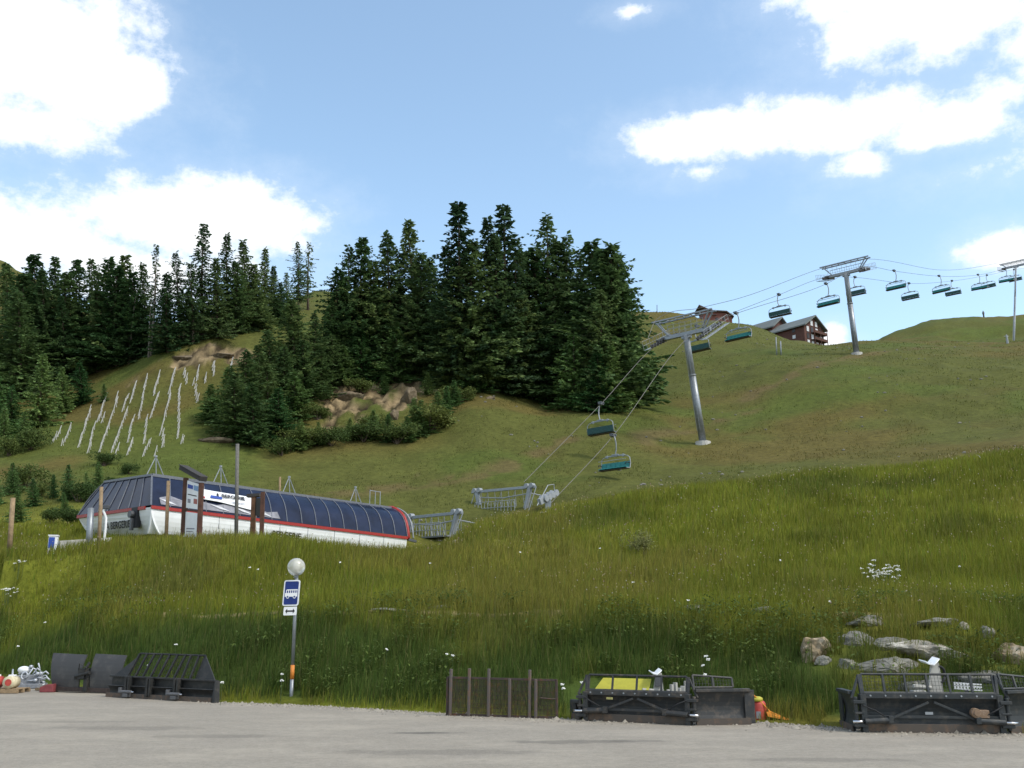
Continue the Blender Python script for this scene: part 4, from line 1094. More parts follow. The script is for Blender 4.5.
# exit gantries
def gantry(name, label, pl, pr, drop, legtilt):
    """portal frame across the line between two seen top points"""
    o = (pl + pr) / 2; gz = float(Hh(o[0], o[1])); O = V(o[0], o[1], gz)
    r = thing(name, label, 'gantry', O)
    a, b = pl - O, pr - O; ex = unit(b - a); fw = unit(np.cross(V(0, 0, 1), ex))
    mb = MB(); mb.beam(a - ex * .5, b + ex * .5, .22, .24); mb.build('top_beam', M_galv, r, bevel=.02)
    for p, s in ((a, 1), (b, -1)):
        q = MB(); q.beam(p + ex * s * .1, V(p[0] + ex[0] * s * .75, p[1] + ex[1] * s * .75, -.3 if False else p[2] - drop), .30, .36); q.build('leg', M_galvlight, r, bevel=.02)
        w = MB()
        for k in (-.12, .45): w.tube(p + ex * k * s + fw * .2 + up_ * .12, p + ex * k * s - fw * .2 + up_ * .12, .22, .22, 12)
        w.build('pulley', M_galvlight, r)
    for s, p in ((-1, a), (1, b)):
        q = MB()
        for k in (0, .7): q.tube(p - ex * (.1 - k) , p - ex * (.75 - k) * (1 if s < 0 else .55) - fw * .6 - up_ * (drop + .4), .045, n=6)
        q.build('stay_rod', M_galvlight, r)
    d = MB(); lo = up_ * (drop - .1); d.beam(a - lo + ex * .4 - fw * .3, b - lo - ex * .2 - fw * .3, 1.2, .12); d.build('service_platform', M_galv, r)
    h = MB()
    for k in range(13):
        p = mid(a, b, .1 + .06 * k) - lo - fw * .8; h.tube(p, p + up_ * 1.1, .03, n=5)
    for z in (.55, 1.1): h.tube(mid(a, b, .1) - lo - fw * .8 + up_ * z, mid(a, b, .82) - lo - fw * .8 + up_ * z, .03, n=5)
    for k in range(5):
        p = mid(a, b, .2 + .12 * k) - lo + fw * .1; h.tube(p, p + up_ * (1.0 + .3 * (k % 2)) + ex * .3, .035, n=5); h.tube(p + ex * .4, p + up_ * 1.1, .03, n=5)
    h.build('railing', M_galvlight, r)
    h = MB()
    for k in range(8):
        p = mid(a, b, .06 + .125 * k) + fw * .25; h.tube(p, p - up_ * (drop * (.55 + .3 * (k % 2))) + fw * .25, .028, n=5)
        if k % 2: h.tube(p - up_ * .2, mid(a, b, .06 + .125 * (k - 1)) - lo + fw * .3, .03, n=5)
    h.pipe([a - ex * .3 - up_ * .9 + fw * 1.2, a + ex * .2 - up_ * .5 + fw * .2, mid(a, b, .5) - up_ * .75, b - ex * .2 - up_ * .5 + fw * .2, b + ex * .9 - up_ * .8 + fw * 1.2], .06, 6)
    h.build('guide_rail', M_galvlight, r)
    h = MB()
    for k in range(9): p = mid(a, b, .1 + .1 * k) - lo + fw * .9; h.tube(p - up_ * .6, p + up_ * (.6 + .4 * (k % 3)), .025, n=5)
    h.beam(mid(a, b, .05) - lo + fw * .9 + up_ * .6, mid(a, b, .95) - lo + fw * .9 + up_ * .6, .05, .05); h.build('rear_lattice', M_galv, r)
    g = MB(); g.box(mid(a, b, .5) - lo - up_ * .5, (4.2, 1.2, .5), axes=(ex, fw, up_)); g.build('drive_box', M_steel, r)
    return r


def px_line(px, py, side): return cable_pt(px, py, side)


g1l = at(408, 518, 79.0); g1r = at(458, 513, 74.6)
gantry('launch_gantry', 'low grey steel gantry right behind the red rimmed end of the station', g1l, g1r, 1.9, .2)
g2l = at(476, 492, 86.0); g2r = at(531, 487, 81.6)
gantry('launch_gantry', 'taller grey steel gantry with slanted legs partly hidden by the meadow edge', g2l, g2r, 2.3, .2)
for o in ('launch_gantry', 'launch_gantry.001'): tag(bpy.data.objects[o], group='steel gantries behind the station')
# rope guide at the end
p = at(548, 497, 80.5); gz = float(Hh(p[0], p[1]))
r = thing('rope_guide', 'short inclined row of rope pulleys at the foot of the near rope', 'rope guide', (p[0], p[1], gz))
pz = p[2] - gz; t = unit(V(LD[0], LD[1], .45))
mb = MB(); mb.beam(V(0, 0, pz) - t * 1.3, V(0, 0, pz) + t * .9, .35, .5); mb.build('beam', M_galvlight, r)
mb = MB()
for k in range(4): c = V(0, 0, pz + .05) + t * (-.6 + k * .5); mb.tube(c - LN * .35, c - LN * .2, .28, .28, 12); mb.tube(c + LN * .2, c + LN * .35, .28, .28, 12)
mb.build('pulley_row', M_galvlight, r)
mb = MB(); mb.pipe([V(0, 0, pz) - t * 1.6 - up_ * .2, V(0, 0, pz) + t * .0 + up_ * 1.0, V(0, 0, pz) + t * .9 + up_ * .8, V(0, 0, pz) + t * 1.0], .04, 6); mb.build('guard_rail', M_galvlight, r)
mb = MB(); mb.box((0, 0, pz / 2 - .3), (.5, .5, pz + .4)); mb.build('support_column', M_galv, r)


# ------------------------------------------------------------------ posts, boards and poles round the station
def pole(name, label, cat, px, py0, py1, Y, rad, mtl, group=None, cap=None):
    b = at(px[0], py0, Y); t = at(px[1], py1, Y); gz = min(b[2], float(Hh(b[0], b[1]))) - .1
    o = MB().pipe([(0, 0, -.2), (t[0] - b[0], 0, t[2] - gz)], [rad, rad * .92], 10).build(name, mtl, None, True)
    o.location = (b[0], b[1], gz); tag(o, label, cat, group); return o


pole('wooden_post', 'plain wooden post standing far left on the slope beyond the track', 'post', (10, 13), 550, 498, 50, .13, M_post, 'wooden posts round the station')
pole('wooden_post', 'tall wooden post in front of the lettering on the station front', 'post', (100, 101.5), 540, 487, 50, .10, M_post, 'wooden posts round the station')
pole('wooden_post', 'tall wooden post left of the roofed information board', 'post', (167, 168.5), 534, 481, 50, .10, M_post, 'wooden posts round the station')
pole('wooden_post', 'thin wooden post on the slope above the station roof', 'post', (280, 280), 496, 477, 84, .10, M_post, 'wooden posts round the station')
pole('lamp_mast', 'tall thin grey mast in front of the white banner on the station', 'mast', (237, 237.5), 536, 444, 50, .10, mat('old_grey_wood', (.13, .125, .115), rough=.9, var=.2))
pole('steel_post', 'short thick grey steel post at the corner of the station front', 'post', (90, 91), 541, 508, 50, .17, M_galv)
pole('marker_pole', 'thin marker pole on the skyline left of the first pylon head', 'marker', (657, 657), 314, 305, 196, .08, M_steel)
pole('marker_pole', 'pale marker post on the slope below the chalet, left one of the pair', 'marker', (776, 776), 346, 337, 150, .10, M_galvlight, 'marker posts below the chalet')
pole('marker_pole', 'pale marker post on the slope below the chalet, right one of the pair', 'marker', (780.5, 780.5), 347, 341, 150, .12, M_galvlight, 'marker posts below the chalet')
p = hit(984, 330, 210); p = at(984, 318.5, 336)
o = MB().pipe([(0, 0, -1), (0, 0, 1.4), (0, 0, 2.2), (0, 0, 3.0)], [.25, .3, .45, .12], 8).build('signpost', M_steel, None, True); o.location = tuple(p); tag(o, 'tiny dark marker on the crest of the far right hill', 'marker')
# white net marker beside the far hill
p = hit(1014, 343, 120); o = MB().pipe([(0, 0, -.3), (0, 0, 1.2), (0, 0, 1.6)], [.22, .18, .1], 8).beam((-.5, 0, 1.3), (.4, 0, 1.3), .1, .1).build('snow_gun_post', M_galvlight); o.location = tuple(p + V(-1.2, 0, 0)); tag(o, 'short pale post at the foot of the farthest pylon', 'post')

# information board with little roof
bo = at(193, 531, 49.6); gz = float(Hh(bo[0], bo[1])); BO = V(bo[0], bo[1], gz)
r = thing('information_board', 'roofed dark red wooden board with white panels in front of the station', 'information board', BO)
pl0, pl1 = at(184, 531, 50.0) - BO, at(186, 478, 50.0) - BO; pr0, pr1 = at(200, 533, 49.2) - BO, at(201.5, 483, 49.2) - BO
for a, b in ((pl0, pl1), (pr0, pr1)): MB().beam(V(a[0], a[1], -.3), b, .24, .22, V(1, 0, 0)).build('post', M_darkwood, r, bevel=.015)
dx = unit((pr1 - pl1) * V(1, 1, 0)); dn = V(dx[1], -dx[0], 0)
rr = MB(); q0 = at(183, 467.5, 50.1) - BO; q1 = at(203.5, 479, 49.0) - BO; rr.beam(q0, q1, .45, .26); rr.beam(q0 + up_ * .12, q1 + up_ * .12, .55, .05); rr.build('small_roof', mat('dark_shingle', (.045, .042, .04), rough=.9), r, bevel=.02)
def pan(t0, t1, h0, h1, name, mtl, o=.02, th=.05):
    A_ = lambda t, h: mid(mid(V(pl0[0], pl0[1], 0), pl1, h), mid(V(pr0[0], pr0[1], 0), pr1, h), t) + dn * o
    return MB().prism([A_(t0, h0), A_(t1, h0), A_(t1, h1), A_(t0, h1)], -dn * th).build(name, mtl, r)
pan(.1, .9, .56, .97, 'upper_panel', M_white); pan(.1, .9, .06, .50, 'lower_panel', M_white); pan(.1, .9, .515, .545, 'crossbar', M_darkwood, .04, .1)
pan(.16, .5, .86, .92, 'blue_print', M_bluepaint, .03, .01); pan(.55, .84, .85, .93, 'blue_print', mat('pale_blue_print', (.2, .32, .5)), .03, .01)
pan(.2, .38, .64, .70, 'print_block', mat('grey_print', (.25, .25, .28)), .03, .01); pan(.58, .8, .64, .72, 'print_block', mat('red_print', (.35, .12, .10)), .03, .01)
pan(.2, .75, .76, .775, 'print_line', M_ink, .03, .01); pan(.2, .7, .24, .26, 'print_line', mat('grey_print', ()), .03, .01); pan(.2, .6, .2, .215, 'print_line', mat('grey_print', ()), .03, .01)
# second frame
bo = at(257, 533, 50); gz = float(Hh(bo[0], bo[1])); BO = V(bo[0], bo[1], gz)
r = thing('sign_stand', 'pair of dark red wooden posts holding a small panel at the right of the banner', 'sign frame', BO)
a0, a1 = at(253.5, 533, 50.2) - BO, at(254, 496, 50.2) - BO; b0, b1 = at(262, 534, 49.8) - BO, at(263, 492, 49.8) - BO
MB().beam(V(a0[0], a0[1], -.3), a1, .26, .22, V(1, 0, 0)).build('post', mat('reddish_post', (.15, .075, .04), rough=.9, var=.25, scale=3), r); MB().beam(V(b0[0], b0[1], -.3), b1, .17, .2, V(1, 0, 0)).build('post', M_darkwood, r)
mb = MB(); mb.prism([mid(a0, a1, .48), mid(b0, b1, .40), mid(b0, b1, .86), mid(a0, a1, .93)], (0, .05, 0)); mb.build('panel', mat('dark_panel', (.06, .06, .055), rough=.7), r)
mb = MB(); mb.beam(a1 + V(-.35, 0, 0), a1 + V(.3, 0, 0.05), .35, .16); mb.build('small_roof', mat('dark_shingle', ()), r)
# litter bin + wall at the left of the station
p = at(52, 553, 49.5); gz = float(Hh(p[0], p[1]))
r = thing('litter_bin', 'small blue and white box standing on the track left of the station', 'box', (p[0], p[1], gz), .3)
MB().box((0, 0, .42), (.42, .4, .95)).build('body', M_white, r, bevel=.02); MB().box((-.05, -.205, .55), (.28, .012, .55)).build('blue_door', M_bluepaint, r); MB().box((0, 0, .92), (.48, .46, .06)).build('lid', M_white, r)
p0 = at(58, 551, 51); p1 = at(110, 540, 53); gz = float(Hh(p0[0], p0[1]))
o = MB().beam((0, 0, .2), p1 - V(p0[0], p0[1], gz) - V(0, 0, .25), .5, .75).build('retaining_wall', M_concrete); o.location = (p0[0], p0[1], gz); tag(o, 'low grey wall along the ramp to the station front', 'wall')
# fan machine at the station front
p = at(104, 541, 51.5); gz = float(Hh(p[0], p[1]))
r = thing('snow_lance', 'bent white snow lance with a small dark head before the station front', 'snow lance', (p[0], p[1], gz))
pt = [at(x, y, 51.5) - V(p[0], p[1], gz) for x, y in ((104, 540), (105.5, 528), (106, 518), (103.5, 511), (105, 507))]
MB().pipe([V(0, 0, -.2)] + pt, .07, 7).build('tube', M_white, r, True); MB().box(pt[-1] + V(.05, 0, 0), (.36, .2, .22)).build('head', M_steel, r, bevel=.03)

# ------------------------------------------------------------------ stakes
ST = [((98, 468), (52, 525)), ((155, 440), (105, 540)), ((253, 350), (190, 550)), ((330, 290), (290, 420)), ((325, 385), (305, 425)), ((270, 445), (238, 578)), ((385, 290), (380, 350)), ((372, 360), (295, 575)),
      ((445, 285), (415, 365)), ((480, 225), (455, 325)), ((443, 360), (360, 575)), ((395, 550), (378, 590)), ((470, 405), (440, 525)), ((470, 515), (440, 590)), ((540, 190), (498, 405)), ((602, 180), (575, 285)), ((598, 280), (560, 400)),
      ((540, 395), (527, 530)), ((560, 515), (518, 595)), ((680, 160), (655, 275)), ((662, 275), (608, 490)), ((625, 475), (620, 550)), ((595, 555), (580, 595)), ((708, 240), (700, 505)), ((732, 500), (715, 530)),
      ((732, 160), (748, 225)), ((803, 150), (800, 210)), ((780, 215), (803, 320)), ((880, 120), (885, 185)), ((973, 110), (970, 150)), ((843, 190), (843, 220))]
M_stake = mat('bleached_stake', (0.50, 0.49, 0.47), rough=.9, var=.2, scale=3)
def stake_mesh(seed):
    g = random.Random(seed); mb = MB(); h = g.uniform(.9, 1.15)
    mb.pipe([(0, 0, -.25), (g.uniform(.10, .22), g.uniform(-.1, .1), h)], [.058, .045], 6)
    mb.pipe([(.16, .4, -.25), (.1, .02, h * .82)], [.045, .035], 5)
    me = bpy.data.meshes.new('stake'); me.from_pydata(mb.v, [], mb.f); me.update(); me.materials.append(M_stake); return me
sm_ = [stake_mesh(i) for i in range(5)]
k_ = 0
for ri, ((x0, y0), (x1, y1)) in enumerate(ST):
    n = max(2, int(round(math.hypot(x1 - x0, y1 - y0) / 18)))
    for j in range(n):
        t = (j + .5) / n; px = 40 + (x0 + (x1 - x0) * t) / 5.12 + rnd.uniform(-.5, .5); py = 340 + (y0 + (y1 - y0) * t) / 5.12 + 2
        p = hit(px, py, 70)
        o = bpy.data.objects.new('wooden_stake', sm_[k_ % 5]); COL.objects.link(o); o.location = tuple(p); k_ += 1
        sc = p[1] / 118 * rnd.uniform(.85, 1.15); o.scale = (sc, sc, sc); o.rotation_euler = (0, rnd.uniform(.02, .12), rnd.uniform(-.2, .2))
        tag(o, 'pale bleached wooden stake in the rows planted on the left slope', 'stake', 'wooden stakes in rows on the left slope')

# ------------------------------------------------------------------ chalet and far buildings
M_brown = mat('brown_cladding', (0.092, 0.040, 0.031), rough=.85, var=.18, scale=.5)
M_slate = mat('grey_green_roof', (0.135, 0.15, 0.145), rough=.7, var=.1, scale=.3)
M_dkwin = mat('shaded_opening', (0.025, 0.022, 0.024), rough=.4); M_pane = mat('pale_window', (0.55, 0.56, 0.58), rough=.3); M_balc = mat('balcony_wood', (0.085, 0.04, 0.03), rough=.9)
def block(r, cx, cy, rz, w, l, he, hr, gable_front=True, floors=4, z0=0.0, over=1.0):
    """gabled block: width w across the gable, length l along the ridge, eaves he, ridge hr; gable faces local -Y"""
    c, s = cos(rz), sin(rz); T = lambda x, y, z: V(cx + c * x - s * y, cy + s * x + c * y, z + z0)
    mb = MB(); mb.prism([T(-w / 2, 0, -3), T(w / 2, 0, -3), T(w / 2, 0, he), T(0, 0, hr), T(-w / 2, 0, he)], T(0, l, 0) - T(0, 0, 0)); mb.build('walls', M_brown, r)
    k = (hr - he) / (w / 2)
    for sd in (-1, 1):
        e = w / 2 + over; mb = MB()
        mb.prism([T(0, -over * 1.4, hr + .05), T(sd * e, -over * 1.4, hr - k * e + .05), T(sd * e, -over * 1.4, hr - k * e + .5), T(0, -over * 1.4, hr + .5)], T(0, l + 2 * over, 0) - T(0, 0, 0)); mb.build('roof_slope', M_slate, r)
    return T
chp = at(808, 350, 400); CH = V(chp[0], chp[1], chp[2] - 1)
r = thing('chalet', 'big brown wooden chalet block with grey roofs and balconies on the skyline', 'building', CH)
S = 400 / 950 * .95
rz = R(38)
T = block(r, 1.2, -4, rz, 11.0, 15, 7.2, 10.9, z0=.4, over=.9)
for fl in range(4):
    z = .2 + fl * 2.4
    for x in (-3.6, -1.2, 1.4, 3.7):
        if fl == 3 and abs(x) > 2: continue
        o = MB().prism([T(x - .62, -.06, z + .15), T(x + .62, -.06, z + .15), T(x + .62, -.06, z + 1.95), T(x - .62, -.06, z + 1.95)], T(0, -.1, 0) - T(0, 0, 0)).build('window', M_pane if (fl + int(x * 2)) % 3 else M_dkwin, r)
    if fl < 3:
        mb = MB(); mb.prism([T(-1.9, -1.5, z - .15), T(5.6, -1.5, z - .15), T(5.6, -1.5, z + .75), T(-1.9, -1.5, z + .75)], T(0, .12, 0) - T(0, 0, 0))
        mb.prism([T(-1.9, -1.38, z - .15), T(5.6, -1.38, z - .15), T(5.6, -1.38, z - .02), T(-1.9, -1.38, z - .02)], T(0, 1.33, 0) - T(0, 0, 0)); mb.build('balcony', M_balc, r)
mb = MB()
for x in (-1.8, 1.7, 5.5): mb.beam(T(x, -1.4, -1), T(x, -1.4, 7.4), .2, .2, V(1, 0, 0))
mb.build('balcony_posts', M_balc, r)
for (y_, z) in ((3.5, 3.2), (3.5, 5.4), (11, 3.8), (6.5, 2.4)):
    o = MB().prism([T(-5.56, y_, z), T(-5.56, y_ + 1.2, z), T(-5.56, y_ + 1.2, z + 1.2), T(-5.56, y_, z + 1.2)], T(-.06, 0, 0) - T(0, 0, 0)).build('window', M_pane if z < 5 else M_dkwin, r)
T2 = block(r, -6.6, 8, R(38), 9.0, 15, 9.0, 12.6, z0=2.0, over=.9)
for fl in range(3):
    z = 2.2 + fl * 2.5; MB().prism([T2(-4.31, 1.0, z), T2(-4.31, 2.6, z), T2(-4.31, 2.6, z + 1.5), T2(-4.31, 1.0, z + 1.5)], T2(-.06, 0, 0) - T2(0, 0, 0)).build('window', M_pane if fl == 1 else M_dkwin, r)
    MB().prism([T2(-1.5, -.05, z), T2(.2, -.05, z), T2(.2, -.05, z + 1.6), T2(-1.5, -.05, z + 1.6)], T2(0, -.08, 0) - T2(0, 0, 0)).build('window', M_dkwin, r)
mb = MB(); mb.prism([T2(-3.6, -1.1, 4.4), T2(3.8, -1.1, 4.4), T2(3.8, -1.1, 5.3), T2(-3.6, -1.1, 5.3)], T2(0, .1, 0) - T2(0, 0, 0)); mb.build('balcony', M_balc, r)
T3 = block(r, -15, 16, R(60), 8, 14, 6.8, 10.0, z0=3.2, over=.8)
mb = MB(); q = T3(-1, 5, 9); mb.box((q[0], q[1], q[2] + 1.5), (.8, .8, 2.6)); mb.build('chimney', M_concrete, r)
r.scale = (1.28, 1.28, 1.28)
chp = at(717, 324, 420); CH = V(chp[0], chp[1], chp[2] + .6)
r = thing('chalet', 'reddish brown building partly hidden behind the first pylon head', 'building', CH)
M_brick = mat('reddish_cladding', (0.15, 0.055, 0.042), rough=.85, var=.15, scale=.5)
mb = MB(); mb.prism([(-5.5, 0, -3), (6.5, 0, -3), (6.5, 0, 2.6), (4.0, 0, 4.4), (-2.5, 0, 4.8), (-5.5, 0, 6.2)], (0, 9, 0)); mb.build('walls', M_brick, r)
mb = MB(); mb.prism([(-7.5, -.8, 7.2), (-5.2, -.8, 6.1), (-2.5, -.8, 5.0), (4.1, -.8, 4.6), (7.2, -.8, 2.4), (7.2, -.8, 2.8), (4.3, -.8, 5.1), (-2.4, -.8, 5.5), (-5.2, -.8, 6.8), (-7.3, -.8, 7.8)], (0, 10.6, 0)); mb.build('roof', M_rust, r)
for x in (-3.5, 0, 3): MB().box((x, -.05, 1.7), (1.1, .1, 1.2)).build('window', M_dkwin, r)
mb = MB(); mb.box((-1.2, -.4, 3.4), (2.2, .6, .12)); mb.build('canopy', M_steel, r); r.scale = (1.1, 1.1, 1.1)


# ------------------------------------------------------------------ things parked along the edge of the car park
M_blade_steel = mat('worn_dark_paint', (0.0293, 0.0310, 0.0323), rough=0.55, var=.2, scale=5, col2=(0.088, 0.072, 0.058), spec=.4, bump=.15, bscale=14)
M_blade_blue = mat('worn_blue_black_paint', (0.0221, 0.0267, 0.0300), rough=0.5, var=.2, scale=5, col2=(0.062, 0.058, 0.052), spec=.45, bump=.15, bscale=14)
M_blade_black = mat('black_paint', (0.0156, 0.0167, 0.0167), rough=0.6, var=.2, scale=5, col2=(0.042, 0.038, 0.034), bump=.1, bscale=14)
M_edge = mat('rusty_cutting_edge', (0.075, 0.062, 0.052), rough=0.75, var=.3, scale=5, col2=(0.14, 0.088, 0.058))
M_chrome = mat('chrome_rod', (0.6, 0.6, 0.62), rough=0.15, metal=1.0)
M_yellow = mat('yellow_sheet', (0.40, 0.37, 0.04), rough=0.6, var=.08)
M_dirtywhite = mat('dirty_white_paint', (0.40, 0.39, 0.36), rough=0.6, var=.15, scale=6, col2=(0.20, 0.19, 0.17))
M_orange = mat('orange_strap', (0.60, 0.22, 0.02), rough=0.7)
M_canred = mat('faded_red_plastic', (0.42, 0.06, 0.045), rough=0.5, var=.15)


def gp(px, py, z=0.0):
    d = ray(px, py); k = (z - CAMH) / d[2]; return V(d[0] * k, d[1] * k, z)


def moldboard(mb, a, b, h, depth, th=.03, y0=0.0):
    """hollow curved plate from a to b (local points at ground), concave to -Y"""
    ex = np.asarray(b, float) - np.asarray(a, float); fw = unit(np.cross(V(0, 0, 1), ex))     # away from the viewer
    P = []
    for i in range(9):
        t = i / 8; off = depth * (4 * (t - .45) ** 2 - .2)
        P.append(np.asarray(a, float) - fw * off + V(0, 0, .02 + h * t))
    mb.sheet(P, ex, th)


def grille(r, a, b, h, nup, slant=0.0, mtl=None, dx=.07, dz=.07, taper=0.0, meshw=.006, name='grille', mesh=True):
    """guard fence above the blade: frame, uprights and wire mesh; top leans by slant away from the viewer"""
    a = np.asarray(a, float); b = np.asarray(b, float); ex = b - a; L_ = np.linalg.norm(ex); e = ex / L_; fw = unit(np.cross(V(0, 0, 1), e)); up = V(0, 0, h) + fw * slant
    P = lambda s, t: a + e * s + up * t * (1 - taper * s / L_)
    f = MB(); f.tube(P(0, 1), P(L_, 1), .028, n=6); f.tube(P(0, 0), P(L_, 0), .026, n=6)
    g = f.build(name, mtl, r)
    for k in range(nup + 1): s = L_ * k / nup; MB().beam(P(s, 0), P(s, 1), .05, .04, e).build('upright', mtl, g)
    w = MB(); n = int(L_ / dx)
    for k in range(1, n): w.beam(P(L_ * k / n, 0), P(L_ * k / n, 1), meshw, meshw, e)
    m = int(h / dz)
    for k in range(1, m): w.beam(P(0, k / m), P(L_, k / m), meshw, meshw, fw)
    if mesh: w.build('wire_mesh', mtl, g)
    return g


def groomer_blade(name, label, pL, pR, h, hg, mtl, wingR=None, wingL=None, nup=5, hingeR=True, hingeL=True, hR=None, slant=.1, teeth=True, mesh=True):
    a = gp(*pL); b = gp(*pR); ex = b - a; L_ = np.linalg.norm(ex); rz = math.atan2(ex[1], ex[0])
    r = thing(name, label, 'snow plough blade', a, rz)
    m = MB(); moldboard(m, (0, 0, 0), (L_, 0, 0), h, .13); m.build('mouldboard', mtl, r)
    e = MB(); e.box((L_ / 2, -.12, .09), (L_ - .02, .035, .17)); e.build('cutting_edge', M_edge, r, bevel=.006)
    if teeth:
        t = MB(); n = int(L_ / .12)
        for k in range(n): t.prism([((k + .2) * L_ / n, -.14, .03), ((k + .8) * L_ / n, -.14, .03), ((k + .65) * L_ / n, -.14, -.01), ((k + .35) * L_ / n, -.14, -.01)], (0, .03, 0))
        t.build('teeth', M_edge, r)
    t = MB(); t.box((L_ / 2, -.08, h - .02), (L_, .16, .09)); t.box((L_ / 2, -.16, h - .005), (L_, .02, .12)); t.build('top_channel', mtl, r, bevel=.01)
    bt = MB()
    for k in range(9): x = L_ * (k + .5) / 9; bt.tube((x, -.165, h - .005), (x, -.185, h - .005), .02, n=6)
    bt.build('bolts', M_galvlight, r)
    s = MB()
    for k in (-1, 1):
        s.beam((L_ * .5 + k * L_ * .02, -.13, h * .82), (L_ * .5 + k * L_ * .36, -.16, .22), .07, .05)
    s.beam((.05, -.14, h * .42), (L_ - .05, -.14, h * .42), .04, .06); s.build('stiffener', mtl, r, bevel=.006)
    grille(r, (.04, -.04, h + .05), (L_ - .04, -.04, h + .05), hg, nup, slant, mtl, mesh=mesh)
    for x, on, sg in ((0, hingeL, -1), (L_, hingeR, 1)):
        if not on: continue
        q = MB(); q.box((x, -.06, h * .5), (.12, .26, h * 1.04)); q.box((x + sg * .10, -.10, h * .82), (.24, .24, .07)); q.box((x + sg * .10, -.10, h * .2), (.26, .26, .08)); q.box((x + sg * .1, -.1, h * .52), (.2, .2, .05))
        q.tube((x + sg * .15, -.12, .06), (x + sg * .15, -.12, h * .95), .045, n=10); q.build('hinge', mtl, r, bevel=.01)
        c = MB(); c.tube((x - sg * .5, -.24, .26), (x + sg * .02, -.25, .23), .062, n=12); c.box((x - sg * .52, -.22, .27), (.1, .16, .14)); ob = c.build('hydraulic_cylinder', mtl, r, bevel=.006)
        MB().tube((x + sg * .02, -.25, .23), (x + sg * .27, -.25, .22), .03, n=10).build('rod', M_chrome, ob, True)
        u_ = MB(); u_.pipe([(x - sg * .4, -.24, .34), (x - sg * .2, -.32, .46), (x + sg * .02, -.2, .55), (x + sg * .08, -.1, h * .9)], .014, 5); u_.build('hose', M_black, r, True)
        br = MB(); br.beam((x, -.04, h), (x + sg * .02, .04, h + hg + .04), .09, .06, V(1, 0, 0)); br.beam((x + sg * .22, -.06, h * .9), (x + sg * .03, .02, h + hg), .05, .05); br.build('hinge_brace', mtl, r, bevel=.008)
    c, s_ = cos(rz), sin(rz); toloc = lambda p: V(c * (p - a)[0] + s_ * (p - a)[1], -s_ * (p - a)[0] + c * (p - a)[1], (p - a)[2])
    for wg, base in ((wingL, V(-.13, 0, 0)), (wingR, V(L_ + .13, 0, 0))):
        if wg is None: continue
        px, py, hw, hgw = wg; e_ = toloc(gp(px, py)); e_[2] = 0
        p0, p1 = (e_, base) if e_[0] < base[0] else (base, e_)
        m = MB(); moldboard(m, p0, p1, hw, .12); wo = m.build('wing', mtl, r)
        d = unit(p1 - p0); fw = unit(np.cross(V(0, 0, 1), d)); q = MB(); q.beam(p0 - fw * .07 + V(0, 0, hw), p1 - fw * .07 + V(0, 0, hw), .14, .07); q.beam(e_ - fw * .04 + V(0, 0, .02), e_ - fw * .04 + V(0, 0, hw), .05, .24, d); q.build('wing_rim', mtl, wo, bevel=.008)
        MB().beam(p0 - fw * .1 + V(0, 0, .07), p1 - fw * .1 + V(0, 0, .07), .03, .14).build('wing_edge', M_edge, wo)
        if hgw: grille(wo, (p0 if e_[0] > base[0] else p0) + V(0, 0, hw + .06), p1 + V(0, 0, hw + .06) - d * np.linalg.norm(p1 - p0) * .28, hgw, 2, .08, mtl, taper=.25, name='wing_grille')
    return r


mid_b = groomer_blade('groomer_blade', 'worn dark grey piste blade with a yellow sheet behind its guard, between fence panel and red can', (586, 719.5), (690, 724), .62, .33, M_blade_steel, wingR=(749, 722), wingL=None, nup=4) if False else None
mid_b = groomer_blade('groomer_blade', 'worn dark grey piste blade beside the red can, yellow sheet behind its guard', (588, 720), (690, 724.5), .66, .34, M_blade_steel, wingR=(750, 724.0, .76, .27), wingL=(575, 718.6, .42, 0), nup=4, mesh=False)
rgt_b = groomer_blade('groomer_blade', 'blue black piste blade in front of the rocks, cut off by the right edge', (864, 731.5), (1001, 733.0), .76, .38, M_blade_blue, wingR=(1046, 731.0, .84, .3), wingL=(845, 726.5, .80, 0), nup=6)
for o in (mid_b, rgt_b): tag(o, group='snow groomer blades along the car park')
# motor flange on the right blade
q = MB(); q.tube((2.28, -.15, .42), (2.28, -.3, .42), .1, n=14); q.tube((2.28, -.3, .42), (2.28, -.34, .42), .06, n=12); q.box((2.45, -.2, .40), (.2, .16, .16)); q.build('hydraulic_motor', mat('corroded_brass', (.20, .13, .08), rough=.6, col2=(.30, .22, .17), scale=12), rgt_b, bevel=.008)
MB().box((1.35, -.16, .40), (.16, .012, .055)).build('rating_plate', M_galvlight, rgt_b)
MB().box((.62, -.17, .53), (.16, .012, .05)).build('sticker', mat('faded_yellow', (.38, .34, .12)), mid_b)

# yellow sheet, white brackets behind the blades
p = gp(594, 719.3); p2 = gp(650, 721.8)
yl = np.linalg.norm(p2 - p); r = MB(); r.prism([(0, .0, .62), (yl, .0, .62), (yl, .32, .93), (.16, .32, .93)], (0, .02, .015)).build('yellow_sheet', M_yellow); o = bpy.data.objects['yellow_sheet']; o.location = tuple(p + V(0, .22, 0)); o.rotation_euler = (0, 0, math.atan2((p2 - p)[1], (p2 - p)[0])); tag(o, 'bright yellow plastic sheet lying behind the guard of the middle blade', 'plastic sheet')
q = MB(); q.box((yl / 2 - .05, .12, .3), (yl * .8, .12, .62)); q.build('sheet_stand', M_blade_steel, o); 


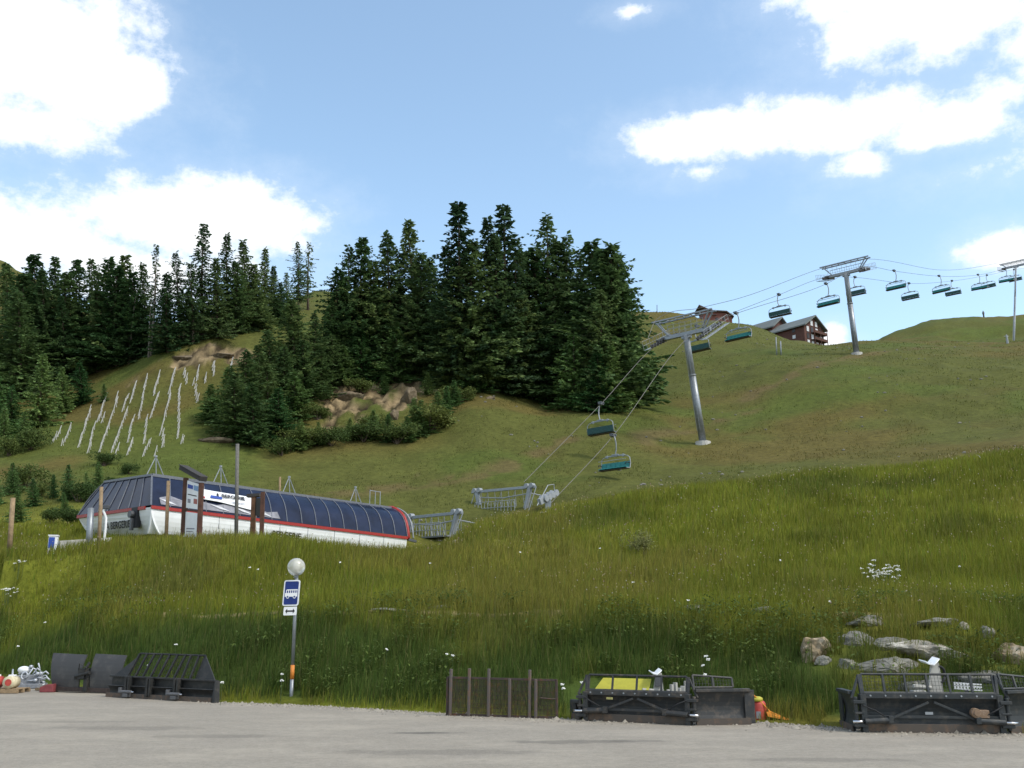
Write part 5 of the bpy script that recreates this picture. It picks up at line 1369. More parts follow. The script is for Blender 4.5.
def white_bracket(px, pyb, pyt, label, sx=1.0, dark=True):
    p = gp(px, pyb); p[1] += .45; p[0] += .45 * p[0] / p[1]; sc = np.linalg.norm(p) / FPX
    H_ = (622 - pyt) / FPX * p[1] + CAMH
    r = thing('steel_bracket', label, 'bracket', (p[0], p[1], 0), .1)
    mb = MB(); mb.prism([(-.24 * sx, 0, 0), (.26 * sx, 0, 0), (.17 * sx, 0, H_ * .55), (.12 * sx, 0, H_ * .97), (-.04 * sx, 0, H_ * .97), (-.16 * sx, 0, H_ * .6)], (0, .05, 0)); mb.prism([(.12 * sx, 0, H_ * .97), (.17 * sx, 0, H_ * .55), (.26 * sx, 0, 0), (.30 * sx, .3, 0), (.2 * sx, .24, H_ * .55), (.15 * sx, .2, H_ * .97)], (.03, 0, 0)); mb.build('pedestal', M_dirtywhite, r, bevel=.01)
    mb = MB(); mb.sheet([(-.24 * sx, -.1, H_ * .985), (-.2 * sx, -.14, H_ * .95), (-.05 * sx, -.14, H_ * .93), (.06 * sx, -.10, H_ * .98), (.16 * sx, -.04, H_ * 1.02)], (0, .3, .03), .025); mb.build('hood', M_white, r)
    mb = MB(); mb.box((-.42 * sx, .05, H_ * .28), (.3, .2, H_ * .56)); mb.tube((-.55 * sx, 0, H_ * .62), (-.1, 0, H_ * .6), .05, n=8); mb.build('foot_box', M_dirtywhite, r, bevel=.015)
    if dark: mb = MB(); mb.box((.0, -.03, H_ * .8), (.14, .04, H_ * .22)); mb.build('slot', M_steel, r)
    return r


wb = white_bracket(659, 722, 668, 'dirty white steel bracket with hood behind the middle blade', .7); q = MB()
for k in range(6): q.box((.28 + .09 * k, .08, .55 + .08 * (k % 3)), (.07, .1, .3 + .07 * (k % 2)), .3 * k)
q.build('bolted_plates', M_dirtywhite, wb, bevel=.01)
wb2 = white_bracket(940, 731, 658, 'clean white steel bracket with hood behind the right blade', .95, False)
for o in (wb, wb2): tag(o, group='white steel brackets behind the blades')
p = gp(954, 731) + V(0, .5, 0); o = MB()
o.pipe([V(.15 * cos(t), .02 * sin(3 * t), .15 * 1.2 * sin(t)) for t in np.linspace(0, 2 * pi, 22)], .03, 7).pipe([(.1, 0, -.1), (.2, 0, -.4), (.22, .02, -.9), (.22, .02, -1.05)], .03, 7).build('hose_coil', M_black, None, True)
o = bpy.data.objects['hose_coil']; o.location = (p[0], p[1], 1.05 + .10); o.rotation_euler = (0, .4, 0); tag(o, 'black hose loop right of the clean white bracket', 'hose')
p = gp(966, 731) + V(0, .3, 0); r = thing('perforated_plate', 'white perforated plate leaning behind the right guard', 'plate', p, .02)
mb = MB()
for i in range(9):
    mb.beam((.07 * i, .0, .86), (.07 * i, .0, 1.0 - .012 * i), .035, .02)
for z in (.86, .93, .985): mb.beam((-.02, .0, z), (.6, .0, z - .04), .02, .028)
mb.build('plate', M_white, r); MB().box((.28, .05, .42), (.08, .05, .86)).build('leg', M_steel, r)

# red can with yellow lid, orange strap
p = gp(761, 721.5); p[1] += .12
r = thing('fuel_can', 'faded red can with a yellow lid beside the middle blade', 'can', p, -.15)
mb = MB(); mb.pipe([(0, 0, 0), (0, 0, .03), (0, 0, .40), (0, 0, .46)], [.17, .18, .165, .13], 14); mb.build('body', M_canred, r, True)
mb = MB(); mb.pipe([(-.06, 0, .455), (-.06, 0, .53), (-.06, 0, .56)], [.17, .16, .10], 14); mb.build('lid', M_yellow, r, True)
MB().box((-.03, -.172, .15), (.11, .012, .16)).build('sticker', mat('grey_print', ()), r)
p = gp(768, 722.3); o = MB().prism([(0, 0, .22), (.10, -.02, .24), (.42, -.16, .10), (.75, -.3, .015), (.72, -.32, .012), (.38, -.2, .06), (.02, -.05, .12)], (.02, .11, .0)).pipe([(-.28, .1, .62), (-.1, .08, .45), (.1, .02, .22)], .02, 6).build('orange_strap', M_orange, None, bevel=.006)
o.location = tuple(p + V(0, .1, 0)); tag(o, 'orange strap trailing from the red can into the grass', 'strap')

# grate panel standing on edge
a = gp(447, 715.5); b = gp(557, 719); ex = b - a; L_ = np.linalg.norm(ex)
r = thing('grate_panel', 'brown rusty grate panel standing upright at the edge of the grass', 'fence panel', a, math.atan2(ex[1], ex[0]))
Hh_ = 34.5 * np.linalg.norm(a) / FPX
f = MB()
for z in (.03, Hh_): f.beam((0, 0, z), (L_, 0, z - (.02 if z > .1 else 0)), .05, .05)
f.build('frame', M_rust, r)
for x in (0, L_): MB().beam((x, 0, 0), (x, 0, Hh_), .05, .05, V(1, 0, 0)).build('frame_end', M_rust, r)
for px, ext in ((451, .21), (470, .23), (490, .23), (511, 0), (531, .22), (537, 0)):
    s = (px - 447) / 110 * L_; MB().beam((s, -.05, 0), (s + .01, -.05, Hh_ + ext), .085, .06, V(1, 0, 0)).build('post', mat('rusty_grey_post', (.10, .085, .078), rough=.8, col2=(.15, .09, .06), scale=9), r, bevel=.008)
w = MB(); n = 84
for k in range(1, n): w.beam((L_ * k / n, 0, .03), (L_ * k / n + rnd.uniform(-.004, .004), 0, Hh_), .017, .012, V(1, 0, 0))
for k in range(1, 9): w.beam((0, .012, Hh_ * k / 9), (L_, .012, Hh_ * k / 9), .007, .007)
w.build('grating', M_rust, r)
MB().tube((L_ * .86, -.03, Hh_ * .52), (L_ * .995, -.03, Hh_ * .5), .02, n=6).build('latch_bar', M_rust, r)

# black blade with slanted guard bars (left)
a = gp(109, 696.8); b = gp(214, 702.5); ex = b - a; L_ = np.linalg.norm(ex)
r = thing('groomer_blade', 'black piste blade with slanted guard bars left of the bus stop', 'snow plough blade', a, math.atan2(ex[1], ex[0]), 'snow groomer blades along the car park')
K = np.linalg.norm(a) / FPX; h = 17 * K; hg = 20 * K
m = MB(); moldboard(m, (0, 0, 0), (L_, 0, 0), h * .55, .1); m.build('mouldboard', M_blade_black, r)
m = MB(); m.box((L_ / 2, .08, h * .75), (L_, .06, h * .55)); m.build('upper_plate', M_blade_black, r, bevel=.01)
m = MB(); m.box((L_ / 2, -.12, .07), (L_, .035, .14)); m.build('cutting_edge', M_edge, r)
m = MB(); m.beam((0, -.02, h + .03), (L_, -.02, h), .09, .05); m.build('top_rail', M_blade_black, r, bevel=.008)
g = MB(); g.tube((L_ * .20, .3, h + hg), (L_ * .83, .3, h + hg - .02), .03, n=6); gr = g.build('guard_frame', M_blade_black, r)
for k in range(9):
    x = L_ * (.16 + .075 * k); MB().beam((x, .02, h), (x + .16 if k < 7 else x + .05, .3, h + hg), .06, .05, V(1, 0, 0)).build('guard_bar', M_blade_black, gr)
MB().prism([(L_ * .80, .06, h), (L_ * .98, .06, h), (L_ * .82, .30, h + hg)], (.01, .03, 0)).build('side_plate', M_blade_black, r)
MB().prism([(L_ * .0, .06, h), (L_ * .16, .06, h), (L_ * .2, .30, h + hg * .95)], (.01, .03, 0)).build('side_plate', M_blade_black, r)
w = MB()
for k in range(26): x = L_ * (.18 + .62 * k / 25); w.beam((x, .03, h), (x + .1, .29, h + hg), .008, .008)
for k in range(1, 6): w.beam((L_ * .17, .02 + .05 * k, h + hg * k / 6), (L_ * .83, .02 + .05 * k, h + hg * k / 6), .008, .008)
w.build('wire_mesh', M_blade_black, gr)
for x in (.2, .41, .67): 
    q = MB(); q.box((L_ * x, -.10, h * .6), (.09, .2, h * .95)); q.box((L_ * x + .11, -.10, h * .6), (.06, .18, h * .9)); q.build('rib', M_blade_black, r, bevel=.008)
for x in (.16, .62):
    q = MB(); q.tube((L_ * x, -.22, .2), (L_ * x + .52, -.22, .2), .05, n=10); q.box((L_ * x + .3, -.2, .10), (.22, .16, .1)); q.box((L_ * x + .02, -.18, .24), (.1, .16, .16)); ob = q.build('hydraulic_cylinder', mat('worn_grey_paint', (.10, .10, .105), rough=.5), r, bevel=.006); MB().tube((L_ * x + .52, -.22, .2), (L_ * x + .64, -.22, .2), .025, n=8).build('rod', M_chrome, ob)
MB().prism([(L_, -.12, 0), (L_ + .2, -.18, 0), (L_ + .02, -.05, h)], (0, .2, 0)).build('end_cheek', M_blade_black, r)

# V plough with two curved wings at the far left
a = gp(52, 691.5); b = gp(122, 694); ex = b - a; L_ = np.linalg.norm(ex); K = np.linalg.norm(a) / FPX
r = thing('snow_plough', 'grey black plough with two curved wings and a hitch between, left of the black blade', 'snow plough', a, math.atan2(ex[1], ex[0]))
zb = 4 * K
for (x0, x1, t0, t1, lean) in ((.02, .40, -.06, .44, -.12), (.56, .98, .56, 1.0, .06)):
    P = []; Q = []
    for i in range(9):
        t = i / 8; y = .34 * (t - .35) ** 2 - .1; P.append(V(L_ * (x0 + (t0 - x0) * t), y, zb + 28 * K * t)); Q.append(V(L_ * (x1 + (t1 - x1) * t), y, zb + 27 * K * t))
    mb = MB(); vs = []
    for p, q in zip(P, Q): vs += [p, q, p + V(0, .04, 0), q + V(0, .04, 0)]
    fs = []
    for i in range(8):
        k = 4 * i; fs += [(k, k + 1, k + 5, k + 4), (k + 2, k + 6, k + 7, k + 3), (k, k + 4, k + 6, k + 2), (k + 1, k + 3, k + 7, k + 5)]
    fs += [(0, 2, 3, 1), (32, 33, 35, 34)]; mb.add(vs, fs); mb.build('wing_plate', mat('grey_black_plate', (.05, .05, .052), rough=.6, col2=(.09, .085, .08), scale=1.8, bump=.15), r)
mb = MB(); mb.box((L_ * .5, .05, .1), (L_ * 1.0, .3, .14)); mb.build('base_beam', mat('brown_black_steel', (.05, .035, .03), rough=.8, var=.3), r, bevel=.01)
mb = MB(); mb.box((L_ * .47, -.08, .62), (.28, .3, .34)); mb.box((L_ * .52, -.05, .30), (.16, .24, .5)); mb.tube((L_ * .38, -.2, .52), (L_ * .58, -.2, .66), .06, n=10); mb.tube((L_ * .5, -.15, .75), (L_ * .52, -.05, .98), .05, n=8); mb.pipe([(L_ * .42, -.2, .7), (L_ * .46, -.3, .95), (L_ * .53, -.2, .8)], .02, 5); mb.box((L_ * .42, -.1, .47), (.34, .14, .1), .3); mb.build('hitch', M_blade_black, r, bevel=.012)
p = gp(39, 692.3); p2 = gp(52, 692.8); o = MB().prism([(0, 0, 0), (.47, 0, 0), (.45, 0, .27), (.22, 0, .25), (0, 0, .16)], (0, .4, .0)).build('ballast_block', mat('dull_red_paint', (.20, .045, .05), rough=.7, var=.2), None, bevel=.02); o.location = tuple(p); tag(o, 'dull red wedge block lying left of the curved plough wings', 'wedge block')

# heap of pale lift fittings and the pallet at the far left
p = gp(26, 688); K = np.linalg.norm(p) / FPX
r = thing('scrap_heap', 'tangled heap of pale grey pipes and clamps at the left edge', 'scrap heap', p)
gq = random.Random(5)
M_pipe = mat('pale_zinc_pipe', (.46, .48, .52), rough=.5, metal=.3, var=.15)
for k in range(34):
    x = gq.uniform(-.62, .62) ; hmax = (.76 - .55 * abs(x) * .6); z = gq.uniform(.05, hmax); y = gq.uniform(-.35, .4)
    d = V(gq.uniform(-1, 1), gq.uniform(-.6, .6), gq.uniform(-.35, .9)); d = unit(d) * gq.uniform(.18, .42)
    mb = MB(); c = V(x, y, max(z, .06)); 
    if k % 3 == 0: mb.pipe([c - d * .6, c - d * .1 + V(0, 0, .03), c + d * .4 + V(0, 0, .08), c + d * .55 + V(.08, 0, -.02)], .03, 7)
    elif k % 3 == 1: mb.tube(c - d * .5, c + d * .5, .026, n=7); mb.tube(c + d * .5 - V(.0, .06, 0), c + d * .5 + V(0, .06, 0), .055, n=9)
    else: mb.pipe([c + V(.1 * cos(t), .04 * sin(t), .12 * sin(t)) for t in np.linspace(0, 4.6, 9)], .024, 6)
    mb.build('pipe', M_pipe, r, True)
mb = MB(); mb.box((0, 0, .08), (1.2, .7, .16)); mb.box((.05, .1, .3), (.8, .4, .3), .2); mb.build('crate', mat('grey_crate', (.2, .21, .23), rough=.6), r, bevel=.02)
mb = MB(); mb.sphere((-.2, .1, .62), .22, 12, 8, (1, .8, .6)); mb.build('white_bag', M_white, r, True)
p = gp(36, 690.5); o = MB().beam((0, 0, .05), (.55, -.1, .05), .12, .09).beam((.1, .12, .1), (.62, .1, .04), .09, .06).build('planks', M_post); o.location = tuple(p); tag(o, 'short broken planks between the pale heap and the red block', 'planks')
p = gp(6, 692.5); r = thing('pallet', 'low wooden pallet under the red and cream drums at the left edge', 'pallet', p)
mb = MB()
for k in range(6): mb.box((-.5 + .2 * k, 0, .13), (.16, .9, .025))
for y in (-.4, 0, .4): mb.box((0, y, .06), (1.2, .1, .11))
mb.build('slats', M_post, r, bevel=.004)
for i, (x, y, c, lab) in enumerate(((-.32, -.1, M_canred, 'red and white drum on the pallet, cut by the left edge'), (.24, -.18, mat('cream_paint', (.55, .49, .33), rough=.6), 'cream drum with a red disc lying on the pallet'))):
    q = thing('drum', lab, 'drum', p + V(x, y, .145))
    mb = MB(); mb.pipe([(0, -.22, .2), (0, .22, .2)], .2, 18); mb.build('barrel', c, q, True)
    mb = MB(); mb.tube((0, -.225, .2), (0, -.245, .2), .11, n=16); mb.build('disc', M_white if i == 0 else M_canred, q)
    mb = MB(); mb.box((.0, .0, .41), (.2, .16, .06)); mb.build('handle_plate', M_white, q, bevel=.01)

# ------------------------------------------------------------------ bus stop sign
p = gp(291, 702.5); tp = at(297.2, 572, p[1]); K = np.linalg.norm(p) / FPX
p[2] = max(0.0, float(Hh(p[0], p[1])) - .05)
r = thing('bus_stop', 'bus stop pole with blue bus plate, arrow plate and round lamp', 'bus stop sign', p)
pt = lambda px, py, dy=0.0: at(px, py, p[1] + dy) - p
b0 = V(0, 0, -.3); hT = pt(296.5, 570)
axp = lambda py: pt(291 + (296.8 - 291) * (702.5 - py) / 130, py)
MB().tube(b0, axp(679), .055, n=14).build('post', M_galv, r, True)
MB().tube(axp(679), axp(665), .062, n=14)  .build('orange_band', mat('orange_tape', (.55, .19, .03), rough=.6), r, True)
MB().tube(axp(665), axp(572), .052, n=14).build('upper_post', M_galv, r, True)
ctr = axp(593) + V(-.10, -.09, 0); ctr[0] = pt(292, 593)[0]
ex = V(.97, -.05, .02); ex = unit(ex); ez = unit(V(.035, 0, 1)); nY = V(0, -1, 0)
w_, h_ = 15.4 * K, 24.0 * K
for q_ in (0, .4, .8, 1.2, 1.6, 2.0, 2.4, 2.8): KEEPOUT.append((p[0] * (p[1] - q_) / p[1], p[1] - q_, .30))


def plate(c, w, h, th, name, mtl, parent, rr=.06):
    poly = []
    for cx, cy, a0 in ((w / 2 - rr, h / 2 - rr, 0), (-w / 2 + rr, h / 2 - rr, 90), (-w / 2 + rr, -h / 2 + rr, 180), (w / 2 - rr, -h / 2 + rr, 270)):
        for t in range(0, 91, 30): poly.append(c + ex * (cx + rr * cos(R(a0 + t))) + ez * (cy + rr * sin(R(a0 + t))))
    return MB().prism(poly[::-1], nY * -th if False else V(0, th, 0)).build(name, mtl, parent)


pl = plate(ctr, w_, h_, .03, 'bus_plate', M_white, r)
bl = plate(ctr + V(0, -.006, 0), w_ - .075, h_ - .075, .004, 'blue_field', mat('sign_blue', (.006, .026, .16), rough=.4), pl, .04)
Pp = lambda x, z, o=-.010: ctr + ex * x + ez * z + V(0, o, 0)
bw = w_ * .78
bus = MB()
bus.prism([Pp(-bw / 2, -.11), Pp(bw / 2, -.11), Pp(bw / 2, .0), Pp(-bw / 2, .0)], (0, .003, 0)); bus.prism([Pp(-bw / 2 + .03, .075), Pp(bw / 2, .075), Pp(bw / 2, .105), Pp(-bw / 2 + .05, .105)], (0, .003, 0))
for k in range(6): x = -bw / 2 + .04 + k * (bw - .06) / 5; bus.prism([Pp(x - .012, -.01), Pp(x + .012, -.01), Pp(x + .012, .08), Pp(x - .012, .08)], (0, .003, 0))
for x in (-bw * .27, bw * .27): bus.tube(Pp(x, -.12, -.010), Pp(x, -.12, -.007), .045, n=14)
bus.build('bus_symbol', M_white, pl)
wh = MB()
for x in (-bw * .27, bw * .27): wh.tube(Pp(x, -.115, -.013), Pp(x, -.115, -.0105), .028, n=14)
wh.build('bus_wheels', mat('sign_blue', ()), pl)
c2_ = ctr + ez * (-(h_ / 2 + 4.8 * K)) + ex * (.3 * K)
ar = plate(c2_, 12.5 * K, 7.8 * K, .025, 'arrow_plate', M_white, r, .03)
aw = 4.6 * K; A2 = lambda x, z: c2_ + ex * x + ez * z + V(0, -.005, 0)
q = MB(); q.prism([A2(-aw * .7, -.022), A2(aw * .7, -.022), A2(aw * .7, .022), A2(-aw * .7, .022)], (0, .003, 0))
for s in (-1, 1): q.prism([A2(s * aw, 0), A2(s * aw * .6, .075), A2(s * aw * .6, -.075)], (0, .003, 0))
q.build('double_arrow', M_ink, ar)
gl = bpy.data.materials.new('milky_glass'); gl.use_nodes = True; gb = gl.node_tree.nodes['Principled BSDF']; gb.inputs['Base Color'].default_value = (.80, .79, .70, 1); gb.inputs['Roughness'].default_value = .25; gb.inputs['Transmission Weight'].default_value = .6; gb.inputs['Subsurface Weight'].default_value = .0
hc = pt(296.3, 567); MB().sphere(hc, 8.5 * K, 24, 16).build('lamp_globe', gl, r, True)
MB().tube(axp(578) , hc - V(0, 0, 8.6 * K), .05, .09, 12).build('lamp_collar', M_galv, r, True)
MB().sphere(hc, 3.2 * K, 14, 10, (.7, .7, 1.5)).build('lamp_bulb', M_white, r, True)

# ------------------------------------------------------------------ rocks and flowers on the bank
def rock_mesh(seed, sx, sy, sz):
    import bmesh
    bm = bmesh.new(); bmesh.ops.create_icosphere(bm, subdivisions=4, radius=1.0)
    g = np.random.default_rng(seed); o = g.uniform(-50, 50, 3)
    co = np.array([v.co[:] for v in bm.verts])
    # knock flat faces into it
    for _ in range(14):
        n = unit(g.normal(0, 1, 3)); d = g.uniform(.45, .8); s = co @ n; k = s > d; co[k] -= np.outer((s[k] - d) * .92, n)
    r = fbm(co[:, 0] * 2 + o[0], co[:, 1] * 2 + co[:, 2] * 1.7 + o[1], 4, seed); r2 = fbm(co[:, 0] * 7 + o[1], co[:, 2] * 7 + co[:, 1] * 5 + o[2], 3, seed + 3)
    co *= (1 + .42 * (r - .5) + .22 * (r2 - .5))[:, None]
    co *= np.array([sx, sy, sz])
    for v, c in zip(bm.verts, co): v.co = c
    me = bpy.data.meshes.new('rock'); bm.to_mesh(me); bm.free(); me.polygons.foreach_set('use_smooth', [False] * len(me.polygons)); return me


M_rg = mat('grey_rock', (0.17, 0.165, 0.145), rough=.95, scale=2.2, col2=(.30, .28, .24), bump=.9, bscale=9)
M_rw = mat('whitish_rock', (0.26, 0.235, 0.195), rough=.95, scale=2.6, col2=(.60, .57, .50), bump=.9, bscale=9)
M_rt = mat('tan_rock', (0.26, 0.20, 0.125), rough=.95, scale=2.4, col2=(.46, .40, .32), bump=.9, bscale=9)
ROCKS = [(818, 645, 44, 30, M_rt, 'tilted tan boulder left of the other rocks on the bank'), (893, 664, 60, 19, M_rg, 'long flat grey slab under the whitish rock'), (935, 649, 66, 22, M_rw, 'long whitish rock streaked with white on the bank'), (861, 638, 32, 18, M_rg, 'grey block right of the tan boulder'),
         (893, 642, 34, 13, M_rg, 'low grey stone between the grey block and the whitish rock'), (868, 620, 48, 12, M_rg, 'flat grey stone highest above the grey block'), (940, 622, 44, 10, M_rg, 'flat grey stone above the whitish rock'), (1014, 652, 42, 22, M_rt, 'tan rock at the right edge of the bank'),
         (966, 624, 14, 13, M_rw, 'small white stone right of the flat ones'), (990, 631, 13, 14, M_rg, 'small bluish grey stone in the grass near the tan rock'), (915, 684, 40, 16, M_rg, 'grey stone behind the guard of the right blade'), (985, 673, 44, 16, M_rg, 'grey stone right of the clean white bracket'),
         (850, 662, 20, 14, M_rg, 'small grey stone low in the grass under the tan boulder'), (825, 660, 18, 10, M_rg, 'thin dark stone right below the tan boulder'), (700, 607, 34, 7, M_rg, 'low grey stone at the grassy ledge above the middle blade'), (765, 609, 22, 8, M_rg, 'grey stone in the ledge above the red can'),
         (392, 609, 40, 5, M_rg, 'thin grey stone in the ledge right of the bus stop'), (438, 606, 30, 5, M_rg, 'thin grey stone far right along the ledge from the bus stop'), (455, 541, 26, 9, M_rt, 'pale earth mound right of the steel gantry')]
for i, (px, py, wpx, hpx, m_, lab) in enumerate(ROCKS):
    p = hit(px, py + hpx / 2, 12); K = math.sqrt(p[1] ** 2 + p[0] ** 2) / FPX; t = at(px, py, p[1])
    sx, sz = wpx * K / 2, hpx * K / 2
    o = link_mesh('rock', rock_mesh(40 + i, sx * 1.12, max(sz * 1.3, sx * .55), sz * 1.1), m_); o.location = (t[0], p[1] + sz * .75, t[2] - sz * .38); o.rotation_euler = (rnd.uniform(-.15, .15), [-.25, 0, .16, 0][i] if i < 4 else rnd.uniform(-.1, .1), rnd.uniform(-.2, .2)); tag(o, lab, 'rock', 'rocks on the grassy bank')
    for k in np.linspace(-1, 1, max(1, int(sx / .25) + 1)): KEEPOUT.append((t[0] + k * sx * .85, p[1] - .25, .24 if hpx > 9 else .14)); KEEPOUT.append((t[0] + k * sx * .85, p[1] - .75, .10 if hpx > 9 else .06))
for (px, py) in ((588, 718), (620, 720), (650, 721), (680, 722), (715, 722), (745, 721), (850, 727), (880, 730), (910, 731), (940, 731), (970, 731), (1000, 731), (1030, 731), (120, 694), (150, 697), (180, 699), (205, 700), (60, 690), (80, 692), (100, 693), (25, 688)):
    p = gp(px, py); KEEPOUT.append((p[0], p[1] + .2, .55))
for (px, py) in ((592, 716), (612, 717), (632, 718), (652, 719), (672, 720), (690, 721), (900, 728), (930, 728), (960, 728), (985, 728)):
    p = gp(px, py); KEEPOUT.append((p[0] * 1.03, p[1] + .75, .75))
for (px, py) in ((8, 686), (20, 686), (34, 687), (48, 689), (60, 689), (80, 690), (100, 692), (120, 694)):
    p = gp(px, py); KEEPOUT.append((p[0], p[1] + .3, .8))
for i, (px, py, wpx, hpx, lab) in enumerate([(408, 392, 26, 26, 'steep tan rock face in the middle of the bare bank'), (436, 376, 34, 16, 'broad rock ledge high on the right of the bare bank'), (392, 410, 14, 22, 'narrow tan rock low in the gully of the bare bank'), (350, 394, 34, 12, 'flat brown rock on the left of the bare bank'),
                                             (372, 386, 20, 10, 'small brown rock between the flat rock and the rock face'), (216, 437, 34, 12, 'low grey rock under the clump right of the stakes'), (490, 396, 12, 6, 'small pale rock at the foot of the central stand'), (185, 356, 30, 9, 'tan rock on the left of the bare patch above the stakes'), (222, 353, 34, 9, 'tan rock on the right of the bare patch above the stakes')]):
    p = hit(px, py + hpx * .5, 70); K = p[1] / FPX; sx, sz = wpx * K / 2, hpx * K / 2
    o = link_mesh('rock', rock_mesh(90 + i, sx * 1.05, max(sz * .9, sx * .5), sz), mat('brown_cliff_rock', (0.115, 0.088, 0.056), rough=.95, scale=.9, col2=(.24, .19, .125), bump=1.0, bscale=2.5)); o.location = (p[0], p[1] + sz * .6, p[2] + sz * .55); tag(o, lab, 'rock', 'rocks breaking through the hillside')
M_petal = mat('white_petals', (.62, .62, .58), rough=.8); M_stem = mat('flower_stem', (.07, .10, .03), rough=.8)


def umbel(mb, c, r, n, g):
    for _ in range(n):
        a = g.uniform(0, 6.28); q = r * math.sqrt(g.random()); z = -.35 * q * q / max(r, .01)
        p = V(c[0] + q * cos(a), c[1] + q * sin(a), c[2] + z + g.uniform(-.02, .02)); s = g.uniform(.014, .026) * (1.3 if r > .2 else 1); t = g.uniform(-.6, .6)
        mb.add([p + V(-s, 0, -s * t), p + V(0, -s, -s * .6), p + V(s, 0, s * t), p + V(0, s, s * .6)], [(0, 1, 2, 3)])


def flower_patch(px, py, wpx, hpx, n, label, group=None):
    p = hit(px, py + 16, 15); K = p[1] / FPX; g = random.Random(int(px)); r = thing('white_flowers', label, 'flowers', p, 0, group)
    c = at(px, py, p[1]) - p; pm = MB(); sm = MB()
    for _ in range(n):
        e = V(c[0] + g.gauss(0, wpx * K * .28), g.uniform(-.4, .4), c[2] + g.gauss(0, hpx * K * .26)); umbel(pm, e, g.uniform(.05, .11), g.randint(5, 10), g)
        sm.tube(V(e[0] * .8, e[1], -.2), e - V(0, 0, .03), .008, n=3, cap=False)
    pm.build('blossoms', M_petal, r); sm.build('stems', M_stem, r)


flower_patch(878, 573, 40, 18, 56, 'wide clump of white flowers in the meadow above the rocks', 'clumps of white flowers')
flower_patch(12, 589, 20, 9, 18, 'small clump of white flowers in the meadow at the left edge', 'clumps of white flowers')
flower_patch(22, 561, 12, 4, 7, 'thin line of white flowers near the brow at the left edge', 'clumps of white flowers')
FL = [(45, 622), (18, 646), (176, 644), (222, 682), (282, 674), (282, 680), (387, 649), (447, 654), (453, 655), (250, 567), (258, 569), (706, 656), (708, 659), (703, 665), (705, 674), (562, 684), (563, 688), (582, 682), (830, 601), (688, 600), (633, 582), (148, 665), (205, 665), (430, 563), (340, 562), (960, 566), (780, 560), (520, 552), (600, 548), (75, 668)]
for i, (px, py) in enumerate(FL):
    p = hit(px, py + (24 if py > 640 else 14), 15); c = at(px, py, p[1] - .25) - p; g = random.Random(i); mb = MB(); umbel(mb, c, .045, 12, g)
    r = thing('white_flower', 'single white flower head scattered in the tall grass of the bank', 'flower', p, 0, 'single white flowers in the grass')
    mb.build('blossom', M_petal, r); MB().tube((c[0] * .9, c[1], -.2), c - V(0, 0, .02), .007, n=3, cap=False).build('stem', M_stem, r)

# ------------------------------------------------------------------ grass cover (last, so that it keeps clear of rocks and machines)
grass('meadow_grass', 330000, 17.5, 68, 0.62, 0.00072, 101)
grass('slope_grass', 120000, 62, 215, 0.20, 0.0008, 202, colmul=1.3, edge_min=8)


# broad-leaved weeds on the dark foot of the bank, loose stones along the tarmac edge
def weeds(n, seed):
    g = np.random.default_rng(seed); u = g.uniform(-.64, .64, n); e = np.interp(u, E_u, E_Y); d = g.uniform(.6, 9.0, n); y = e + d; x = u * y
    keep = (fbm(x / 1.1, y / 1.1, 3, 5) > .5) & (fbm(x / 4, y / 4, 3, 15) > .42) & (ledge_gap(x, y) < .5)
    for (kx, ky, kr) in KEEPOUT: keep &= ((x - kx) ** 2 + (y - ky) ** 2 > kr * kr)
    x, y = x[keep], y[keep]; n = len(x); z = Hh(x, y) + g.uniform(.15, .62, n); a = g.uniform(0, 2 * pi, n); l = g.uniform(.07, .17, n); w = l * .5; tl = g.uniform(-.8, .3, n)
    dx, dy = np.cos(a) * l, np.sin(a) * l; px, py = -np.sin(a) * w / 2, np.cos(a) * w / 2
    P = np.stack([np.stack([x, y, z], 1), np.stack([x + dx * .5 + px, y + dy * .5 + py, z + tl * l * .3], 1), np.stack([x + dx, y + dy, z + tl * l], 1), np.stack([x + dx * .5 - px, y + dy * .5 - py, z + tl * l * .3], 1)], 1).reshape(-1, 3)
    me = np_mesh('bank_weeds', P, np.arange(4 * n), np.full(n, 4)); c = np.array([.075, .115, .03])[None] * g.uniform(.6, 1.5, (n, 1)); c = c + g.uniform(0, .03, (n, 1)) * np.array([1, .8, 0]); vcol(me, np.repeat(c, 4, 0))
    tag(link_mesh('bank_weeds', me, M_blade), kind='stuff')


weeds(60000, 9)


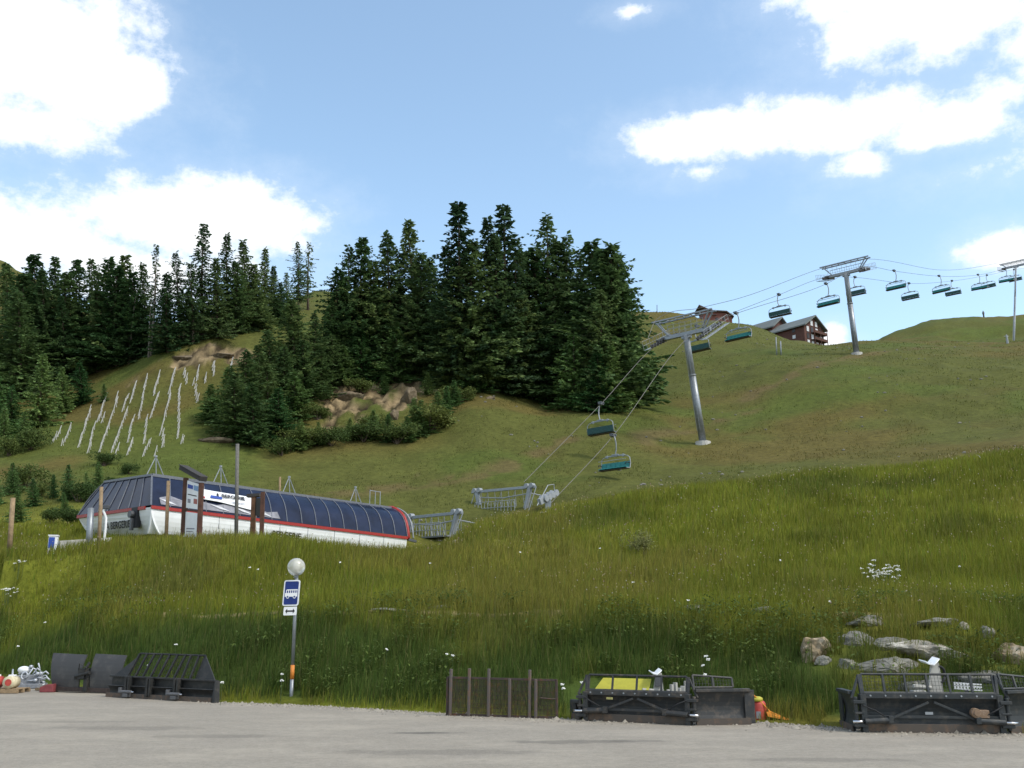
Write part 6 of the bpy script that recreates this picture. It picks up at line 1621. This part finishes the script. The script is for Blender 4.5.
def gravel(n, seed):
    g = np.random.default_rng(seed); u = g.uniform(-.62, .62, n); e = np.interp(u, E_u, E_Y); y = e - np.abs(g.normal(0, .55, n)) + .15; x = u * y
    s = g.uniform(.012, .045, n) * (1 + (g.uniform(0, 1, n) > .96) * 1.2); B = np.array([[1, 0, 0], [0, 1, 0], [-1, 0, 0], [0, -1, 0], [0, 0, 1]], float)
    rot = g.uniform(0, 6.28, n); V5 = np.zeros((n, 5, 3))
    for k in range(5):
        bx, by = B[k, 0] * g.uniform(.7, 1.3, n), B[k, 1] * g.uniform(.7, 1.3, n)
        V5[:, k, 0] = x + s * (bx * np.cos(rot) - by * np.sin(rot)); V5[:, k, 1] = y + s * (bx * np.sin(rot) + by * np.cos(rot)); V5[:, k, 2] = .012 * 0 + (B[k, 2] * s * .8)
    i = (np.arange(n) * 5)[:, None, None]; F = np.array([[0, 1, 4], [1, 2, 4], [2, 3, 4], [3, 0, 4]])[None] + i
    me = np_mesh('gravel', V5.reshape(-1, 3), F.ravel(), np.full(4 * n, 3)); c = np.array([.26, .235, .195])[None] * g.uniform(.6, 1.35, (n, 1)); vcol(me, np.repeat(c, 5, 0))
    tag(link_mesh('gravel', me, mat_vcol('gravel_stone', rough=.95)), kind='stuff')


gravel(4200, 4)


def scatter_stones():
    g = np.random.default_rng(12); n = 420; u = g.uniform(-.1, .56, n); y = np.exp(g.uniform(math.log(78), math.log(190), n)); x = u * y; k = fbm(x / 9, y / 9, 3, 19) > .5; x, y = x[k], y[k]
    mb = MB()
    for a, b in zip(x, y): s = g.uniform(.06, .2); mb.sphere((a, b, float(Hh(a, b)) + s * .2), s, 6, 4, (g.uniform(.8, 1.6), 1, .7))
    tag(mb.build('slope_stones', M_rg), kind='stuff')


scatter_stones()


def meadow_heads(n, seed):
    g = np.random.default_rng(seed); u = g.uniform(-.62, .62, n); y = np.exp(g.uniform(math.log(24), math.log(66), n)); x = u * y; e = np.interp(u, E_u, E_Y)
    k = (y - e > 5) & (fbm(x / 3, y / 5, 3, 29) > .5); x, y = x[k], y[k]; n = len(x); z = Hh(x, y) + g.uniform(.45, .8, n); s = g.uniform(.00035, .0007, n) * y
    P = np.stack([np.stack([x - s, y, z], 1), np.stack([x, y - s, z - s], 1), np.stack([x + s, y, z], 1), np.stack([x, y + s * .3, z + s * 1.6], 1)], 1).reshape(-1, 3)
    me = np_mesh('seed_heads', P, np.arange(4 * n), np.full(n, 4)); t = g.uniform(0, 1, (n, 1)); c = np.where(t < .6, np.array([.30, .25, .13]), np.where(t < .85, np.array([.34, .32, .25]), np.array([.26, .17, .16]))); vcol(me, np.repeat(c, 4, 0))
    tag(link_mesh('seed_heads', me, M_blade), kind='stuff')


meadow_heads(4500, 33)
